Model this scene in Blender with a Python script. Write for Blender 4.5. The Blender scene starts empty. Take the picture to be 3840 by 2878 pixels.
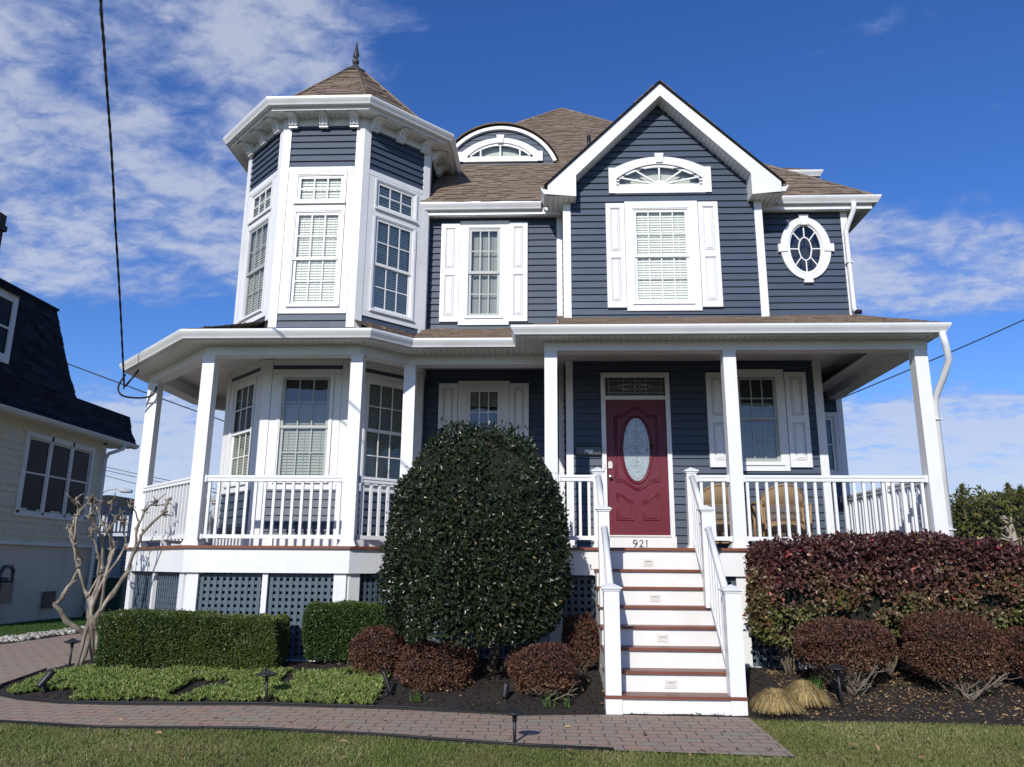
import bpy, math, random
import numpy as np
from mathutils import Vector, Matrix
random.seed(7); NR = np.random.default_rng(11)
SC = bpy.context.scene
COL = SC.collection
R = math.radians
PI = math.pi

# ------------------------------------------------------------------ materials
MT = {}
def new_mat(name):
    m = bpy.data.materials.new(name); m.use_nodes = True
    nt = m.node_tree
    b = nt.nodes['Principled BSDF']
    MT[name] = m
    return m, nt, b
def nd(nt, t, **k):
    n = nt.nodes.new(t)
    for a, v in k.items(): setattr(n, a, v)
    return n
def lk(nt, a, b): nt.links.new(a, b)
def ramp(nt, stops, interp='LINEAR'):
    r = nd(nt, 'ShaderNodeValToRGB'); cr = r.color_ramp; cr.interpolation = interp
    while len(cr.elements) > 1: cr.elements.remove(cr.elements[-1])
    cr.elements[0].position = stops[0][0]; cr.elements[0].color = (*stops[0][1], 1)
    for p, c in stops[1:]:
        e = cr.elements.new(p); e.color = (*c, 1)
    return r
def attr(nt, name):
    return nd(nt, 'ShaderNodeAttribute', attribute_name=name)
def math_n(nt, op, a, b=None, clamp=False):
    n = nd(nt, 'ShaderNodeMath', operation=op, use_clamp=clamp)
    for i, v in enumerate((a, b)):
        if v is None: continue
        if isinstance(v, (int, float)): n.inputs[i].default_value = v
        else: lk(nt, v, n.inputs[i])
    return n.outputs[0]
def mixc(nt, f, a, b, bt='MIX'):
    n = nd(nt, 'ShaderNodeMix', data_type='RGBA', blend_type=bt)
    if isinstance(f, (int, float)): n.inputs[0].default_value = f
    else: lk(nt, f, n.inputs[0])
    for i, v in ((6, a), (7, b)):
        if isinstance(v, tuple): n.inputs[i].default_value = (*v, 1)
        else: lk(nt, v, n.inputs[i])
    return n.outputs[2]
def noise(nt, scale, detail=3, vec=None, rough=.55, coord='Object', stretch=None, dist=0):
    n = nd(nt, 'ShaderNodeTexNoise'); n.inputs['Scale'].default_value = scale
    n.inputs['Detail'].default_value = detail; n.inputs['Roughness'].default_value = rough
    n.inputs['Distortion'].default_value = dist
    if vec is None:
        tc = nd(nt, 'ShaderNodeTexCoord'); vec = tc.outputs[coord]
    if stretch:
        mp = nd(nt, 'ShaderNodeMapping'); mp.inputs['Scale'].default_value = stretch
        lk(nt, vec, mp.inputs['Vector']); vec = mp.outputs[0]
    lk(nt, vec, n.inputs['Vector'])
    return n.outputs['Fac']
def bump(nt, b, h, strength=.3, dist=.01):
    n = nd(nt, 'ShaderNodeBump'); n.inputs['Strength'].default_value = strength
    n.inputs['Distance'].default_value = dist
    lk(nt, h, n.inputs['Height']); lk(nt, n.outputs[0], b.inputs['Normal'])
def paint(name, col, rough=.5, var=.06, bs=.15, grain=(8, 8, 1.2), spec=.4, dirt=None):
    m, nt, b = new_mat(name)
    n1 = noise(nt, 2.2, 5); n2 = noise(nt, 14, 4, stretch=grain)
    f = math_n(nt, 'ADD', math_n(nt, 'MULTIPLY', n1, .6), math_n(nt, 'MULTIPLY', n2, .4))
    lo = tuple(c * (1 - var * 1.6) for c in col); hi = tuple(min(1, c * (1 + var)) for c in col)
    r = ramp(nt, [(.25, lo), (.75, hi)]); lk(nt, f, r.inputs[0])
    c = r.outputs[0]
    if dirt:
        n3 = noise(nt, 1.3, 6, rough=.7); r3 = ramp(nt, [(.5, (0, 0, 0)), (.72, (1, 1, 1))]); lk(nt, n3, r3.inputs[0])
        c = mixc(nt, math_n(nt, 'MULTIPLY', r3.outputs[0], .35), c, dirt)
    lk(nt, c, b.inputs['Base Color'])
    b.inputs['Roughness'].default_value = rough; b.inputs['Specular IOR Level'].default_value = spec
    bump(nt, b, n2, bs, .004)
    return m
paint('white_trim', (.735, .74, .735), .45, .05, .3, dirt=(.56, .55, .50))
paint('white_vinyl', (.73, .735, .73), .36, .015, .05, spec=.5)
paint('white_step', (.74, .735, .71), .45, .05, .1, dirt=(.55, .50, .44))
paint('gutter_white', (.70, .71, .71), .3, .03, .03, spec=.6, dirt=(.42, .41, .37))
paint('sash_white', (.74, .745, .72), .4, .02, .02)
paint('sash_grey', (.36, .38, .37), .45, .03, .02)
paint('mahogany', (.19, .062, .036), .42, .28, .3, grain=(1, 10, 10))
paint('lattice_blue', (.075, .105, .135), .55, .1, .1)
paint('door_red', (.125, .007, .02), .42, .1, .15, grain=(10, 10, 1))
paint('black_metal', (.018, .018, .02), .45, .1, .1)
paint('mail_metal', (.03, .034, .042), .35, .1, .05, spec=.7)
paint('finial_metal', (.055, .052, .05), .5, .15, .1)
paint('steel', (.5, .48, .44), .3, .05, .05); MT['steel'].node_tree.nodes['Principled BSDF'].inputs['Metallic'].default_value = .9
paint('light_cover', (.62, .60, .55), .4, .03, .05)
paint('dark_interior', (.03, .03, .032), .9, .1, 0)  # near black: the darkness of unlit depth is put into the colour
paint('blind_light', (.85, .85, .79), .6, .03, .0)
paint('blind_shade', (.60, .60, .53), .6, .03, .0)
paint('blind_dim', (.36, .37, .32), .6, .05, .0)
paint('curtain', (.33, .34, .31), .8, .1, .0, grain=(14, 14, .5))
paint('cream_siding', (.64, .57, .38), .7, .07, .2)
paint('cream_trim', (.74, .71, .62), .6, .06, .1, dirt=(.35, .34, .28))
paint('foundation', (.62, .56, .44), .85, .12, .4, dirt=(.22, .17, .10))
paint('bin_green', (.012, .05, .035), .45, .1, .05)
paint('rubber_black', (.012, .012, .013), .6, .1, .05)
paint('pipe_grey', (.45, .46, .46), .5, .05, .05)
paint('caulk_teal', (.14, .24, .24), .7, .1, .1)
paint('far_rail', (.42, .45, .47), .6, .05, 0)
paint('wicker', (.29, .20, .11), .6, .22, .5, grain=(60, 60, 8))
paint('rattan', (.30, .19, .09), .5, .25, .2)
paint('foliage_core', (.012, .014, .008), 1, .3, .4)  # for the added light-blocking solids inside bushes and hedges
paint('twig', (.16, .125, .09), .9, .3, .4)
paint('pale_twig', (.19, .16, .12), .9, .3, .4)
paint('holly_bark', (.10, .085, .065), .9, .3, .5)

# siding: clapboard blue grey, weathering and board to board variation
m, nt, b = new_mat('siding')
a = attr(nt, 'rnd'); n2 = noise(nt, 9, 5, stretch=(1, 1, 9)); n1 = noise(nt, 1.1, 4)
f = math_n(nt, 'ADD', math_n(nt, 'MULTIPLY', a.outputs['Fac'], .3), math_n(nt, 'ADD', math_n(nt, 'MULTIPLY', n2, .35), math_n(nt, 'MULTIPLY', n1, .35)))
r = ramp(nt, [(.2, (.042, .060, .092)), (.8, (.062, .084, .122))]); lk(nt, f, r.inputs[0])
lk(nt, r.outputs[0], b.inputs['Base Color']); b.inputs['Roughness'].default_value = .5
b.inputs['Specular IOR Level'].default_value = .35
bump(nt, b, n2, .35, .003)

# asphalt shingles
def shingle(name, c0, c1, c2):
    m, nt, b = new_mat(name)
    a = attr(nt, 'rnd'); r = ramp(nt, [(0, c0), (.5, c1), (1, c2)]); lk(nt, a.outputs['Fac'], r.inputs[0])
    n = noise(nt, 220, 2); n3 = noise(nt, .9, 4)
    c = mixc(nt, math_n(nt, 'MULTIPLY', n3, .5), r.outputs[0], (c1[0]*.75, c1[1]*.78, c1[2]*.8))
    g = ramp(nt, [(.3, (.72, .72, .72)), (.7, (1.22, 1.2, 1.18))]); lk(nt, n, g.inputs[0])
    lk(nt, mixc(nt, 1.0, c, g.outputs[0], 'MULTIPLY'), b.inputs['Base Color'])
    b.inputs['Roughness'].default_value = .92; b.inputs['Specular IOR Level'].default_value = .15
    bump(nt, b, n, .5, .004)
shingle('roof_shingle', (.160, .120, .088), (.213, .165, .124), (.265, .208, .158))
shingle('dark_shingle', (.012, .013, .016), (.022, .023, .027), (.036, .037, .042))

# soffit: grooved vinyl panels, grooves follow the plane coordinate 'pl'.x
m, nt, b = new_mat('soffit')
a = attr(nt, 'pl'); sx = nd(nt, 'ShaderNodeSeparateXYZ'); lk(nt, a.outputs['Vector'], sx.inputs[0])
fr = math_n(nt, 'FRACT', math_n(nt, 'MULTIPLY', sx.outputs[0], 1/.085))
r = ramp(nt, [(0, (.30, .30, .29)), (.07, (.30, .30, .29)), (.12, (.72, .72, .69)), (.9, (.76, .76, .73)), (1, (.62, .62, .60))]); lk(nt, fr, r.inputs[0])
lk(nt, r.outputs[0], b.inputs['Base Color']); b.inputs['Roughness'].default_value = .5
bump(nt, b, r.outputs[0], .5, .006)

# glass: clear pane with fresnel reflection
m, nt, b = new_mat('window_glass')
nt.nodes.remove(b); out = nt.nodes['Material Output']
tr = nd(nt, 'ShaderNodeBsdfTransparent'); tr.inputs[0].default_value = (.90, .93, .91, 1)
gl = nd(nt, 'ShaderNodeBsdfGlossy'); gl.inputs['Roughness'].default_value = .015; gl.inputs[0].default_value = (.9, .95, 1, 1)
wv = noise(nt, 1.6, 2); bp = nd(nt, 'ShaderNodeBump'); bp.inputs['Strength'].default_value = .12; bp.inputs['Distance'].default_value = .05
lk(nt, wv, bp.inputs['Height']); lk(nt, bp.outputs[0], gl.inputs['Normal'])
lw = nd(nt, 'ShaderNodeFresnel'); lw.inputs[0].default_value = 1.5
mx = nd(nt, 'ShaderNodeMixShader')
lk(nt, math_n(nt, 'ADD', math_n(nt, 'MULTIPLY', lw.outputs[0], .95), .03, True), mx.inputs[0])
lk(nt, tr.outputs[0], mx.inputs[1]); lk(nt, gl.outputs[0], mx.inputs[2]); lk(nt, mx.outputs[0], out.inputs[0])
# dark screened glass
m, nt, b = new_mat('screen_glass'); b.inputs['Base Color'].default_value = (.014, .017, .018, 1); b.inputs['Roughness'].default_value = .12; b.inputs['Specular IOR Level'].default_value = .06
# leaded glass
m, nt, b = new_mat('leaded_glass')
n = noise(nt, 26, 3, dist=.6); n2 = noise(nt, 3.0, 3)
r = ramp(nt, [(.3, (.22, .28, .31)), (.7, (.42, .47, .47))]); lk(nt, math_n(nt, 'ADD', math_n(nt, 'MULTIPLY', n, .5), math_n(nt, 'MULTIPLY', n2, .5)), r.inputs[0])
lk(nt, r.outputs[0], b.inputs['Base Color']); b.inputs['Roughness'].default_value = .12; b.inputs['Specular IOR Level'].default_value = .9
bump(nt, b, n, .4, .01)
m, nt, b = new_mat('transom_glass')
n = noise(nt, 26, 3, dist=.6); b.inputs['Base Color'].default_value = (.05, .062, .07, 1); b.inputs['Roughness'].default_value = .15; bump(nt, b, n, .4, .01)
paint('lead_came', (.50, .52, .52), .3, .05, 0, spec=.8)

# foliage materials: one colour per leaf from the 'rnd' attribute
def foliage(name, stops, rough=.5, trans=.2, spec=.5, patch=None):
    m, nt, b = new_mat(name)
    a = attr(nt, 'rnd'); r = ramp(nt, stops); lk(nt, a.outputs['Fac'], r.inputs[0]); c = r.outputs[0]
    if patch:
        n = noise(nt, patch[0], 3); pr = ramp(nt, [(.42, (0, 0, 0)), (.62, (1, 1, 1))]); lk(nt, n, pr.inputs[0])
        c = mixc(nt, math_n(nt, 'MULTIPLY', pr.outputs[0], patch[2]), c, patch[1])
    lk(nt, c, b.inputs['Base Color']); b.inputs['Roughness'].default_value = rough
    b.inputs['Specular IOR Level'].default_value = spec
    if trans:
        out = nt.nodes['Material Output']; t = nd(nt, 'ShaderNodeBsdfTranslucent'); lk(nt, c, t.inputs[0])
        x = nd(nt, 'ShaderNodeMixShader'); x.inputs[0].default_value = trans
        lk(nt, b.outputs[0], x.inputs[1]); lk(nt, t.outputs[0], x.inputs[2]); lk(nt, x.outputs[0], out.inputs[0])
foliage('holly_leaf', [(0, (.008, .016, .007)), (.5, (.015, .028, .010)), (.994, (.030, .048, .015)), (.997, (.25, .17, .07)), (1, (.36, .24, .12))], .34, .05, .45, patch=(2.5, (.030, .036, .012), .5))
foliage('box_leaf', [(0, (.028, .055, .012)), (.5, (.065, .105, .022)), (.9, (.13, .165, .036)), (1, (.34, .33, .06))], .4, .2, .5, patch=(1.3, (.13, .14, .026), .28))
foliage('box_leaf_green', [(0, (.022, .048, .012)), (.5, (.052, .095, .022)), (.93, (.10, .145, .03)), (1, (.25, .28, .06))], .4, .2, .5)
foliage('burgundy_leaf', [(0, (.055, .020, .020)), (.3, (.10, .040, .034)), (.46, (.13, .065, .04)), (.6, (.12, .085, .034)), (.8, (.095, .11, .028)), (.955, (.17, .18, .05)), (.965, (.36, .035, .05)), (.98, (.40, .07, .06)), (.985, (.5, .36, .19)), (1, (.6, .45, .25))], .42, .18, .45)
foliage('bronze_leaf', [(0, (.060, .022, .018)), (.4, (.10, .040, .028)), (.75, (.155, .072, .042)), (.95, (.25, .145, .075)), (1, (.45, .32, .18))], .5, .2, .35)
foliage('lambs_ear', [(0, (.10, .145, .035)), (.5, (.22, .29, .075)), (.85, (.36, .42, .14)), (1, (.48, .42, .20))], .6, .25, .3)
foliage('straw', [(0, (.24, .16, .06)), (.5, (.44, .32, .13)), (.9, (.62, .48, .24)), (1, (.16, .17, .04))], .7, .25, .3)
foliage('grass_blade', [(0, (.10, .15, .032)), (.45, (.20, .25, .06)), (.75, (.29, .30, .10)), (.9, (.40, .34, .17)), (1, (.52, .43, .25))], .55, .3, .3, patch=(1.1, (.26, .22, .09), .5))
foliage('green_grass', [(0, (.035, .075, .015)), (.6, (.06, .13, .025)), (1, (.12, .19, .05))], .55, .3, .3)
foliage('evergreen', [(0, (.030, .048, .012)), (.5, (.080, .105, .024)), (.85, (.15, .15, .038)), (1, (.20, .14, .055))], .55, .15, .3, patch=(.8, (.11, .085, .03), .35))
foliage('bare_leaf', [(0, (.10, .08, .05)), (1, (.22, .17, .10))], .8, .1, .2)
foliage('litter', [(0, (.12, .075, .04)), (.6, (.28, .18, .09)), (1, (.45, .32, .19))], .8, .1, .2)
foliage('chips', [(0, (.012, .009, .008)), (.75, (.035, .024, .018)), (.92, (.09, .06, .035)), (1, (.24, .16, .09))], .9, 0, .2)

# pavers
m, nt, b = new_mat('pavers')
tc = nd(nt, 'ShaderNodeTexCoord'); mp = nd(nt, 'ShaderNodeMapping'); lk(nt, tc.outputs['Object'], mp.inputs[0])
nn = nd(nt, 'ShaderNodeTexNoise'); nn.inputs['Scale'].default_value = 3.2; lk(nt, tc.outputs['Object'], nn.inputs['Vector'])
vm = nd(nt, 'ShaderNodeVectorMath', operation='MULTIPLY_ADD'); lk(nt, nn.outputs['Color'], vm.inputs[0]); vm.inputs[1].default_value = (.09, .075, 0); lk(nt, mp.outputs[0], vm.inputs[2])
br = nd(nt, 'ShaderNodeTexBrick'); lk(nt, vm.outputs[0], br.inputs['Vector'])
br.offset = .5; br.inputs['Scale'].default_value = 1; br.inputs['Brick Width'].default_value = .23; br.inputs['Row Height'].default_value = .15
br.inputs['Mortar Size'].default_value = .006; br.inputs['Mortar Smooth'].default_value = .3; br.inputs['Bias'].default_value = 0
br.inputs['Color1'].default_value = (.36, .235, .172, 1); br.inputs['Color2'].default_value = (.30, .255, .195, 1); br.inputs['Mortar'].default_value = (.065, .055, .045, 1)
n1 = noise(nt, 1.3, 5); n4 = noise(nt, 90, 3)
c = mixc(nt, math_n(nt, 'MULTIPLY', n1, .45), br.outputs['Color'], (.34, .28, .215))
g = ramp(nt, [(.3, (.78, .78, .78)), (.7, (1.25, 1.25, 1.25))]); lk(nt, n4, g.inputs[0])
n5 = noise(nt, 3.5, 6, rough=.7); g5 = ramp(nt, [(.52, (0, 0, 0)), (.70, (1, 1, 1))]); lk(nt, n5, g5.inputs[0]); c = mixc(nt, math_n(nt, 'MULTIPLY', g5.outputs[0], .4), c, (.17, .16, .12))
lk(nt, mixc(nt, 1.0, c, g.outputs[0], 'MULTIPLY'), b.inputs['Base Color']); b.inputs['Roughness'].default_value = .88; b.inputs['Specular IOR Level'].default_value = .2
h = math_n(nt, 'ADD', math_n(nt, 'MULTIPLY', br.outputs['Fac'], -1.0), math_n(nt, 'MULTIPLY', n4, .25))
bump(nt, b, h, .8, .02)

# mulch, soil under the lawn, stone
m, nt, b = new_mat('mulch')
n = noise(nt, 34, 6, rough=.75); n1 = noise(nt, 2.0, 3)
r = ramp(nt, [(.3, (.009, .007, .006)), (.55, (.026, .019, .015)), (.72, (.055, .038, .026)), (.85, (.13, .09, .055))]); lk(nt, n, r.inputs[0])
c = mixc(nt, math_n(nt, 'MULTIPLY', n1, .25), r.outputs[0], (.05, .038, .028))
lk(nt, c, b.inputs['Base Color']); b.inputs['Roughness'].default_value = .95; bump(nt, b, n, 1, .03)
m, nt, b = new_mat('turf')
n = noise(nt, 60, 5, rough=.7); n1 = noise(nt, 1.1, 3)
r = ramp(nt, [(.3, (.035, .045, .013)), (.6, (.075, .095, .026)), (.8, (.16, .13, .06))]); lk(nt, n, r.inputs[0])
pr = ramp(nt, [(.42, (0, 0, 0)), (.62, (1, 1, 1))]); lk(nt, n1, pr.inputs[0])
lk(nt, mixc(nt, math_n(nt, 'MULTIPLY', pr.outputs[0], .4), r.outputs[0], (.14, .115, .05)), b.inputs['Base Color'])
b.inputs['Roughness'].default_value = .95; b.inputs['Specular IOR Level'].default_value = .1; bump(nt, b, n, 1, .03)
m, nt, b = new_mat('pebble')
a = attr(nt, 'rnd'); r = ramp(nt, [(0, (.22, .20, .16)), (.5, (.38, .35, .29)), (1, (.56, .53, .47))]); lk(nt, a.outputs['Fac'], r.inputs[0]); lk(nt, r.outputs[0], b.inputs['Base Color']); b.inputs['Roughness'].default_value = .8
# bark of the pruned tree
m, nt, b = new_mat('crape_bark')
n = noise(nt, 9, 5, stretch=(1, 1, .22), rough=.65); n1 = noise(nt, 50, 3)
r = ramp(nt, [(.3, (.09, .07, .052)), (.5, (.21, .175, .13)), (.68, (.42, .37, .29))]); lk(nt, n, r.inputs[0])
lk(nt, r.outputs[0], b.inputs['Base Color']); b.inputs['Roughness'].default_value = .85; bump(nt, b, math_n(nt, 'ADD', n, math_n(nt, 'MULTIPLY', n1, .3)), .7, .01)
# brick of the neighbour chimney
m, nt, b = new_mat('chimney_brick')
tc = nd(nt, 'ShaderNodeTexCoord'); cx_ = nd(nt, 'ShaderNodeSeparateXYZ'); lk(nt, tc.outputs['Object'], cx_.inputs[0])
cb = nd(nt, 'ShaderNodeCombineXYZ'); lk(nt, math_n(nt, 'ADD', cx_.outputs[0], cx_.outputs[1]), cb.inputs[0]); lk(nt, cx_.outputs[2], cb.inputs[1])
br = nd(nt, 'ShaderNodeTexBrick'); lk(nt, cb.outputs[0], br.inputs['Vector']); br.inputs['Scale'].default_value = 1; br.inputs['Brick Width'].default_value = .21; br.inputs['Row Height'].default_value = .075; br.inputs['Mortar Size'].default_value = .008
br.inputs['Color1'].default_value = (.07, .035, .025, 1); br.inputs['Color2'].default_value = (.04, .025, .02, 1); br.inputs['Mortar'].default_value = (.09, .085, .08, 1)
lk(nt, br.outputs['Color'], b.inputs['Base Color']); b.inputs['Roughness'].default_value = .9

# ------------------------------------------------------------------ geometry helpers
class Fr:
    """local frame of a wall: u along the wall (viewer's right), v outwards, z up"""
    def __init__(s, x, y, ang=0):
        a = R(ang); s.x, s.y = x, y; s.ux, s.uy = math.cos(a), math.sin(a); s.vx, s.vy = math.sin(a), -math.cos(a)
    def p(s, u, v, z): return (s.x + u*s.ux + v*s.vx, s.y + u*s.uy + v*s.vy, z)
W0 = Fr(0, 0, 0)
class _Wd:
    def p(s, x, y, z): return (x, y, z)
WD = _Wd()
ORG = {}
class M:
    def __init__(s): s.v = []; s.f = []; s.r = []; s.pl = []; s.sm = []
    def face(s, pts, rnd=0.0, pl=None, smooth=False):
        i = len(s.v); s.v += [tuple(p) for p in pts]; s.f.append(tuple(range(i, i+len(pts))))
        s.r += [rnd]*len(pts); s.pl += (pl if pl else [(p[0], p[1], p[2]) for p in pts]); s.sm.append(smooth)
    def box(s, F, u0, u1, v0, v1, z0, z1, rnd=None, skip=''):
        if rnd is None: rnd = random.random()
        P = [F.p(u, v, z) for z in (z0, z1) for v in (v0, v1) for u in (u0, u1)]
        if F is WD:   # world boxes: v grows away from the viewer
            fs = {'b': (0, 2, 3, 1), 't': (4, 5, 7, 6), 'n': (0, 1, 5, 4), 'f': (2, 6, 7, 3), 'l': (0, 4, 6, 2), 'r': (1, 3, 7, 5)}
        else:
            fs = {'b': (0, 1, 3, 2), 't': (4, 6, 7, 5), 'n': (0, 4, 5, 1), 'f': (2, 3, 7, 6), 'l': (0, 2, 6, 4), 'r': (1, 5, 7, 3)}
        for k, f in fs.items():
            if k in skip: continue
            s.face([P[j] for j in f], rnd)
    def prism(s, F, poly, v0, v1, rnd=None, back=True):
        """poly: list of (u,z) counter-clockwise seen from outside; v1 is the outer side"""
        if rnd is None: rnd = random.random()
        n = len(poly)
        s.face([F.p(u, v1, z) for u, z in poly], rnd)
        if back: s.face([F.p(u, v0, z) for u, z in reversed(poly)], rnd)
        for i in range(n):
            a, b = poly[i], poly[(i+1) % n]
            s.face([F.p(a[0], v0, a[1]), F.p(b[0], v0, b[1]), F.p(b[0], v1, b[1]), F.p(a[0], v1, a[1])], rnd)
    def ring(s, F, outer, inner, v0, v1, closed=True):
        n = len(outer); rng = range(n if closed else n-1)
        for i in rng:
            j = (i+1) % n; a, b, c, d = outer[i], outer[j], inner[j], inner[i]
            s.face([F.p(*q) for q in ((a[0], v1, a[1]), (b[0], v1, b[1]), (c[0], v1, c[1]), (d[0], v1, d[1]))], .5)
            s.face([F.p(*q) for q in ((a[0], v0, a[1]), (b[0], v0, b[1]), (b[0], v1, b[1]), (a[0], v1, a[1]))], .5)
            s.face([F.p(*q) for q in ((d[0], v1, d[1]), (c[0], v1, c[1]), (c[0], v0, c[1]), (d[0], v0, d[1]))], .5)
        if not closed:
            for i in (0, n-1):
                a, d = outer[i], inner[i]
                s.face([F.p(*q) for q in ((a[0], v0, a[1]), (a[0], v1, a[1]), (d[0], v1, d[1]), (d[0], v0, d[1]))], .5)
    def tube(s, pts, r, n=8, rnd=None, cap=True, sq=False):
        if rnd is None: rnd = random.random()
        pts = [Vector(p) for p in pts]; m = len(pts)
        rs = r if isinstance(r, (list, tuple)) else [r]*m
        base = len(s.v); prev = None
        for i, p in enumerate(pts):
            if i == 0: d = pts[1]-pts[0]
            elif i == m-1: d = pts[-1]-pts[-2]
            else: d = (pts[i+1]-pts[i]).normalized() + (pts[i]-pts[i-1]).normalized()
            d = d.normalized() if d.length > 1e-9 else Vector((0, 0, 1))
            if prev is None:
                up = Vector((0, 0, 1)) if abs(d.z) < .9 else Vector((0, -1, 0))
                a = d.cross(up).normalized()
            else:
                a = (prev - d*prev.dot(d)); a = a.normalized() if a.length > 1e-6 else d.orthogonal().normalized()
            prev = a; bb = d.cross(a)
            for k in range(n):
                t = 2*PI*k/n + (PI/n if sq else 0)
                q = p + (a*math.cos(t) + bb*math.sin(t))*rs[i]
                s.v.append(tuple(q)); s.r.append(rnd); s.pl.append((0, 0, 0))
        for i in range(m-1):
            for k in range(n):
                k2 = (k+1) % n
                s.f.append((base+i*n+k, base+(i+1)*n+k, base+(i+1)*n+k2, base+i*n+k2)); s.sm.append(not sq)
        if cap:
            s.f.append(tuple(base+k for k in range(n))); s.sm.append(False)
            s.f.append(tuple(base+(m-1)*n+k for k in reversed(range(n)))); s.sm.append(False)
    def lathe(s, c, prof, n=20, rnd=.5):
        """prof: (radius, z) from bottom to top"""
        base = len(s.v)
        for r_, z in prof:
            for k in range(n):
                t = 2*PI*k/n; s.v.append((c[0]+r_*math.cos(t), c[1]+r_*math.sin(t), c[2]+z)); s.r.append(rnd); s.pl.append((0, 0, 0))
        for i in range(len(prof)-1):
            for k in range(n):
                k2 = (k+1) % n; s.f.append((base+i*n+k, base+i*n+k2, base+(i+1)*n+k2, base+(i+1)*n+k)); s.sm.append(True)
        s.f.append(tuple(base+k for k in reversed(range(n)))); s.sm.append(False)
        s.f.append(tuple(base+(len(prof)-1)*n+k for k in range(n))); s.sm.append(False)
    def sweep(s, path, prof, closed=False, caps=True, rnd=.5, bev=None):
        """path: (x,y) polyline, outwards = right hand of travel; prof: closed (out,z) loop"""
        n = len(path); rings = []
        for o, z in prof:
            q = offset(path, o, closed); rings.append([(x, y, z) for x, y in q])
        m = len(prof); seg = n if closed else n-1
        for i in range(seg):
            j = (i+1) % n; L = math.hypot(path[j][0]-path[i][0], path[j][1]-path[i][1])
            for k in range(m):
                k2 = (k+1) % m
                a, b_, c, d = rings[k][i], rings[k][j], rings[k2][j], rings[k2][i]
                s.face([a, b_, c, d], rnd)
        if caps and not closed:
            s.face([rings[k][0] for k in range(m)], rnd); s.face([rings[k][-1] for k in reversed(range(m))], rnd)
    def build(s, name, mat, parent=None):
        me = bpy.data.meshes.new(name)
        o0 = ORG.get(parent.name, (0, 0, 0)) if parent else (0, 0, 0)
        me.from_pydata([(x-o0[0], y-o0[1], z-o0[2]) for x, y, z in s.v], [], s.f)
        at = me.attributes.new('rnd', 'FLOAT', 'POINT'); at.data.foreach_set('value', s.r)
        at = me.attributes.new('pl', 'FLOAT_VECTOR', 'POINT'); at.data.foreach_set('vector', [c for p in s.pl for c in p])
        me.polygons.foreach_set('use_smooth', s.sm)
        me.materials.append(MT[mat]); me.update()
        ob = bpy.data.objects.new(name, me); COL.objects.link(ob)
        if parent: ob.parent = parent
        ORG[ob.name] = o0
        return ob
def offset(path, o, closed=False):
    n = len(path); out = []
    def nrm(a, b):
        dx, dy = b[0]-a[0], b[1]-a[1]; l = math.hypot(dx, dy); return (dy/l, -dx/l)
    for i in range(n):
        if closed or 0 < i < n-1:
            n1 = nrm(path[i-1], path[i]); n2 = nrm(path[i], path[(i+1) % n])
            k = 1 + n1[0]*n2[0] + n1[1]*n2[1]
            out.append((path[i][0] + o*(n1[0]+n2[0])/k, path[i][1] + o*(n1[1]+n2[1])/k))
        else:
            q = nrm(path[0], path[1]) if i == 0 else nrm(path[-2], path[-1])
            out.append((path[i][0]+o*q[0], path[i][1]+o*q[1]))
    return out
def clip(poly, ax, lim, keep_gt):
    out = []; n = len(poly)
    for i in range(n):
        a, b = poly[i], poly[(i+1) % n]
        ia = (a[ax] >= lim) if keep_gt else (a[ax] <= lim); ib = (b[ax] >= lim) if keep_gt else (b[ax] <= lim)
        if ia: out.append(a)
        if ia != ib:
            t = (lim-a[ax])/(b[ax]-a[ax]); out.append((a[0]+t*(b[0]-a[0]), a[1]+t*(b[1]-a[1])))
    return out
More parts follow.
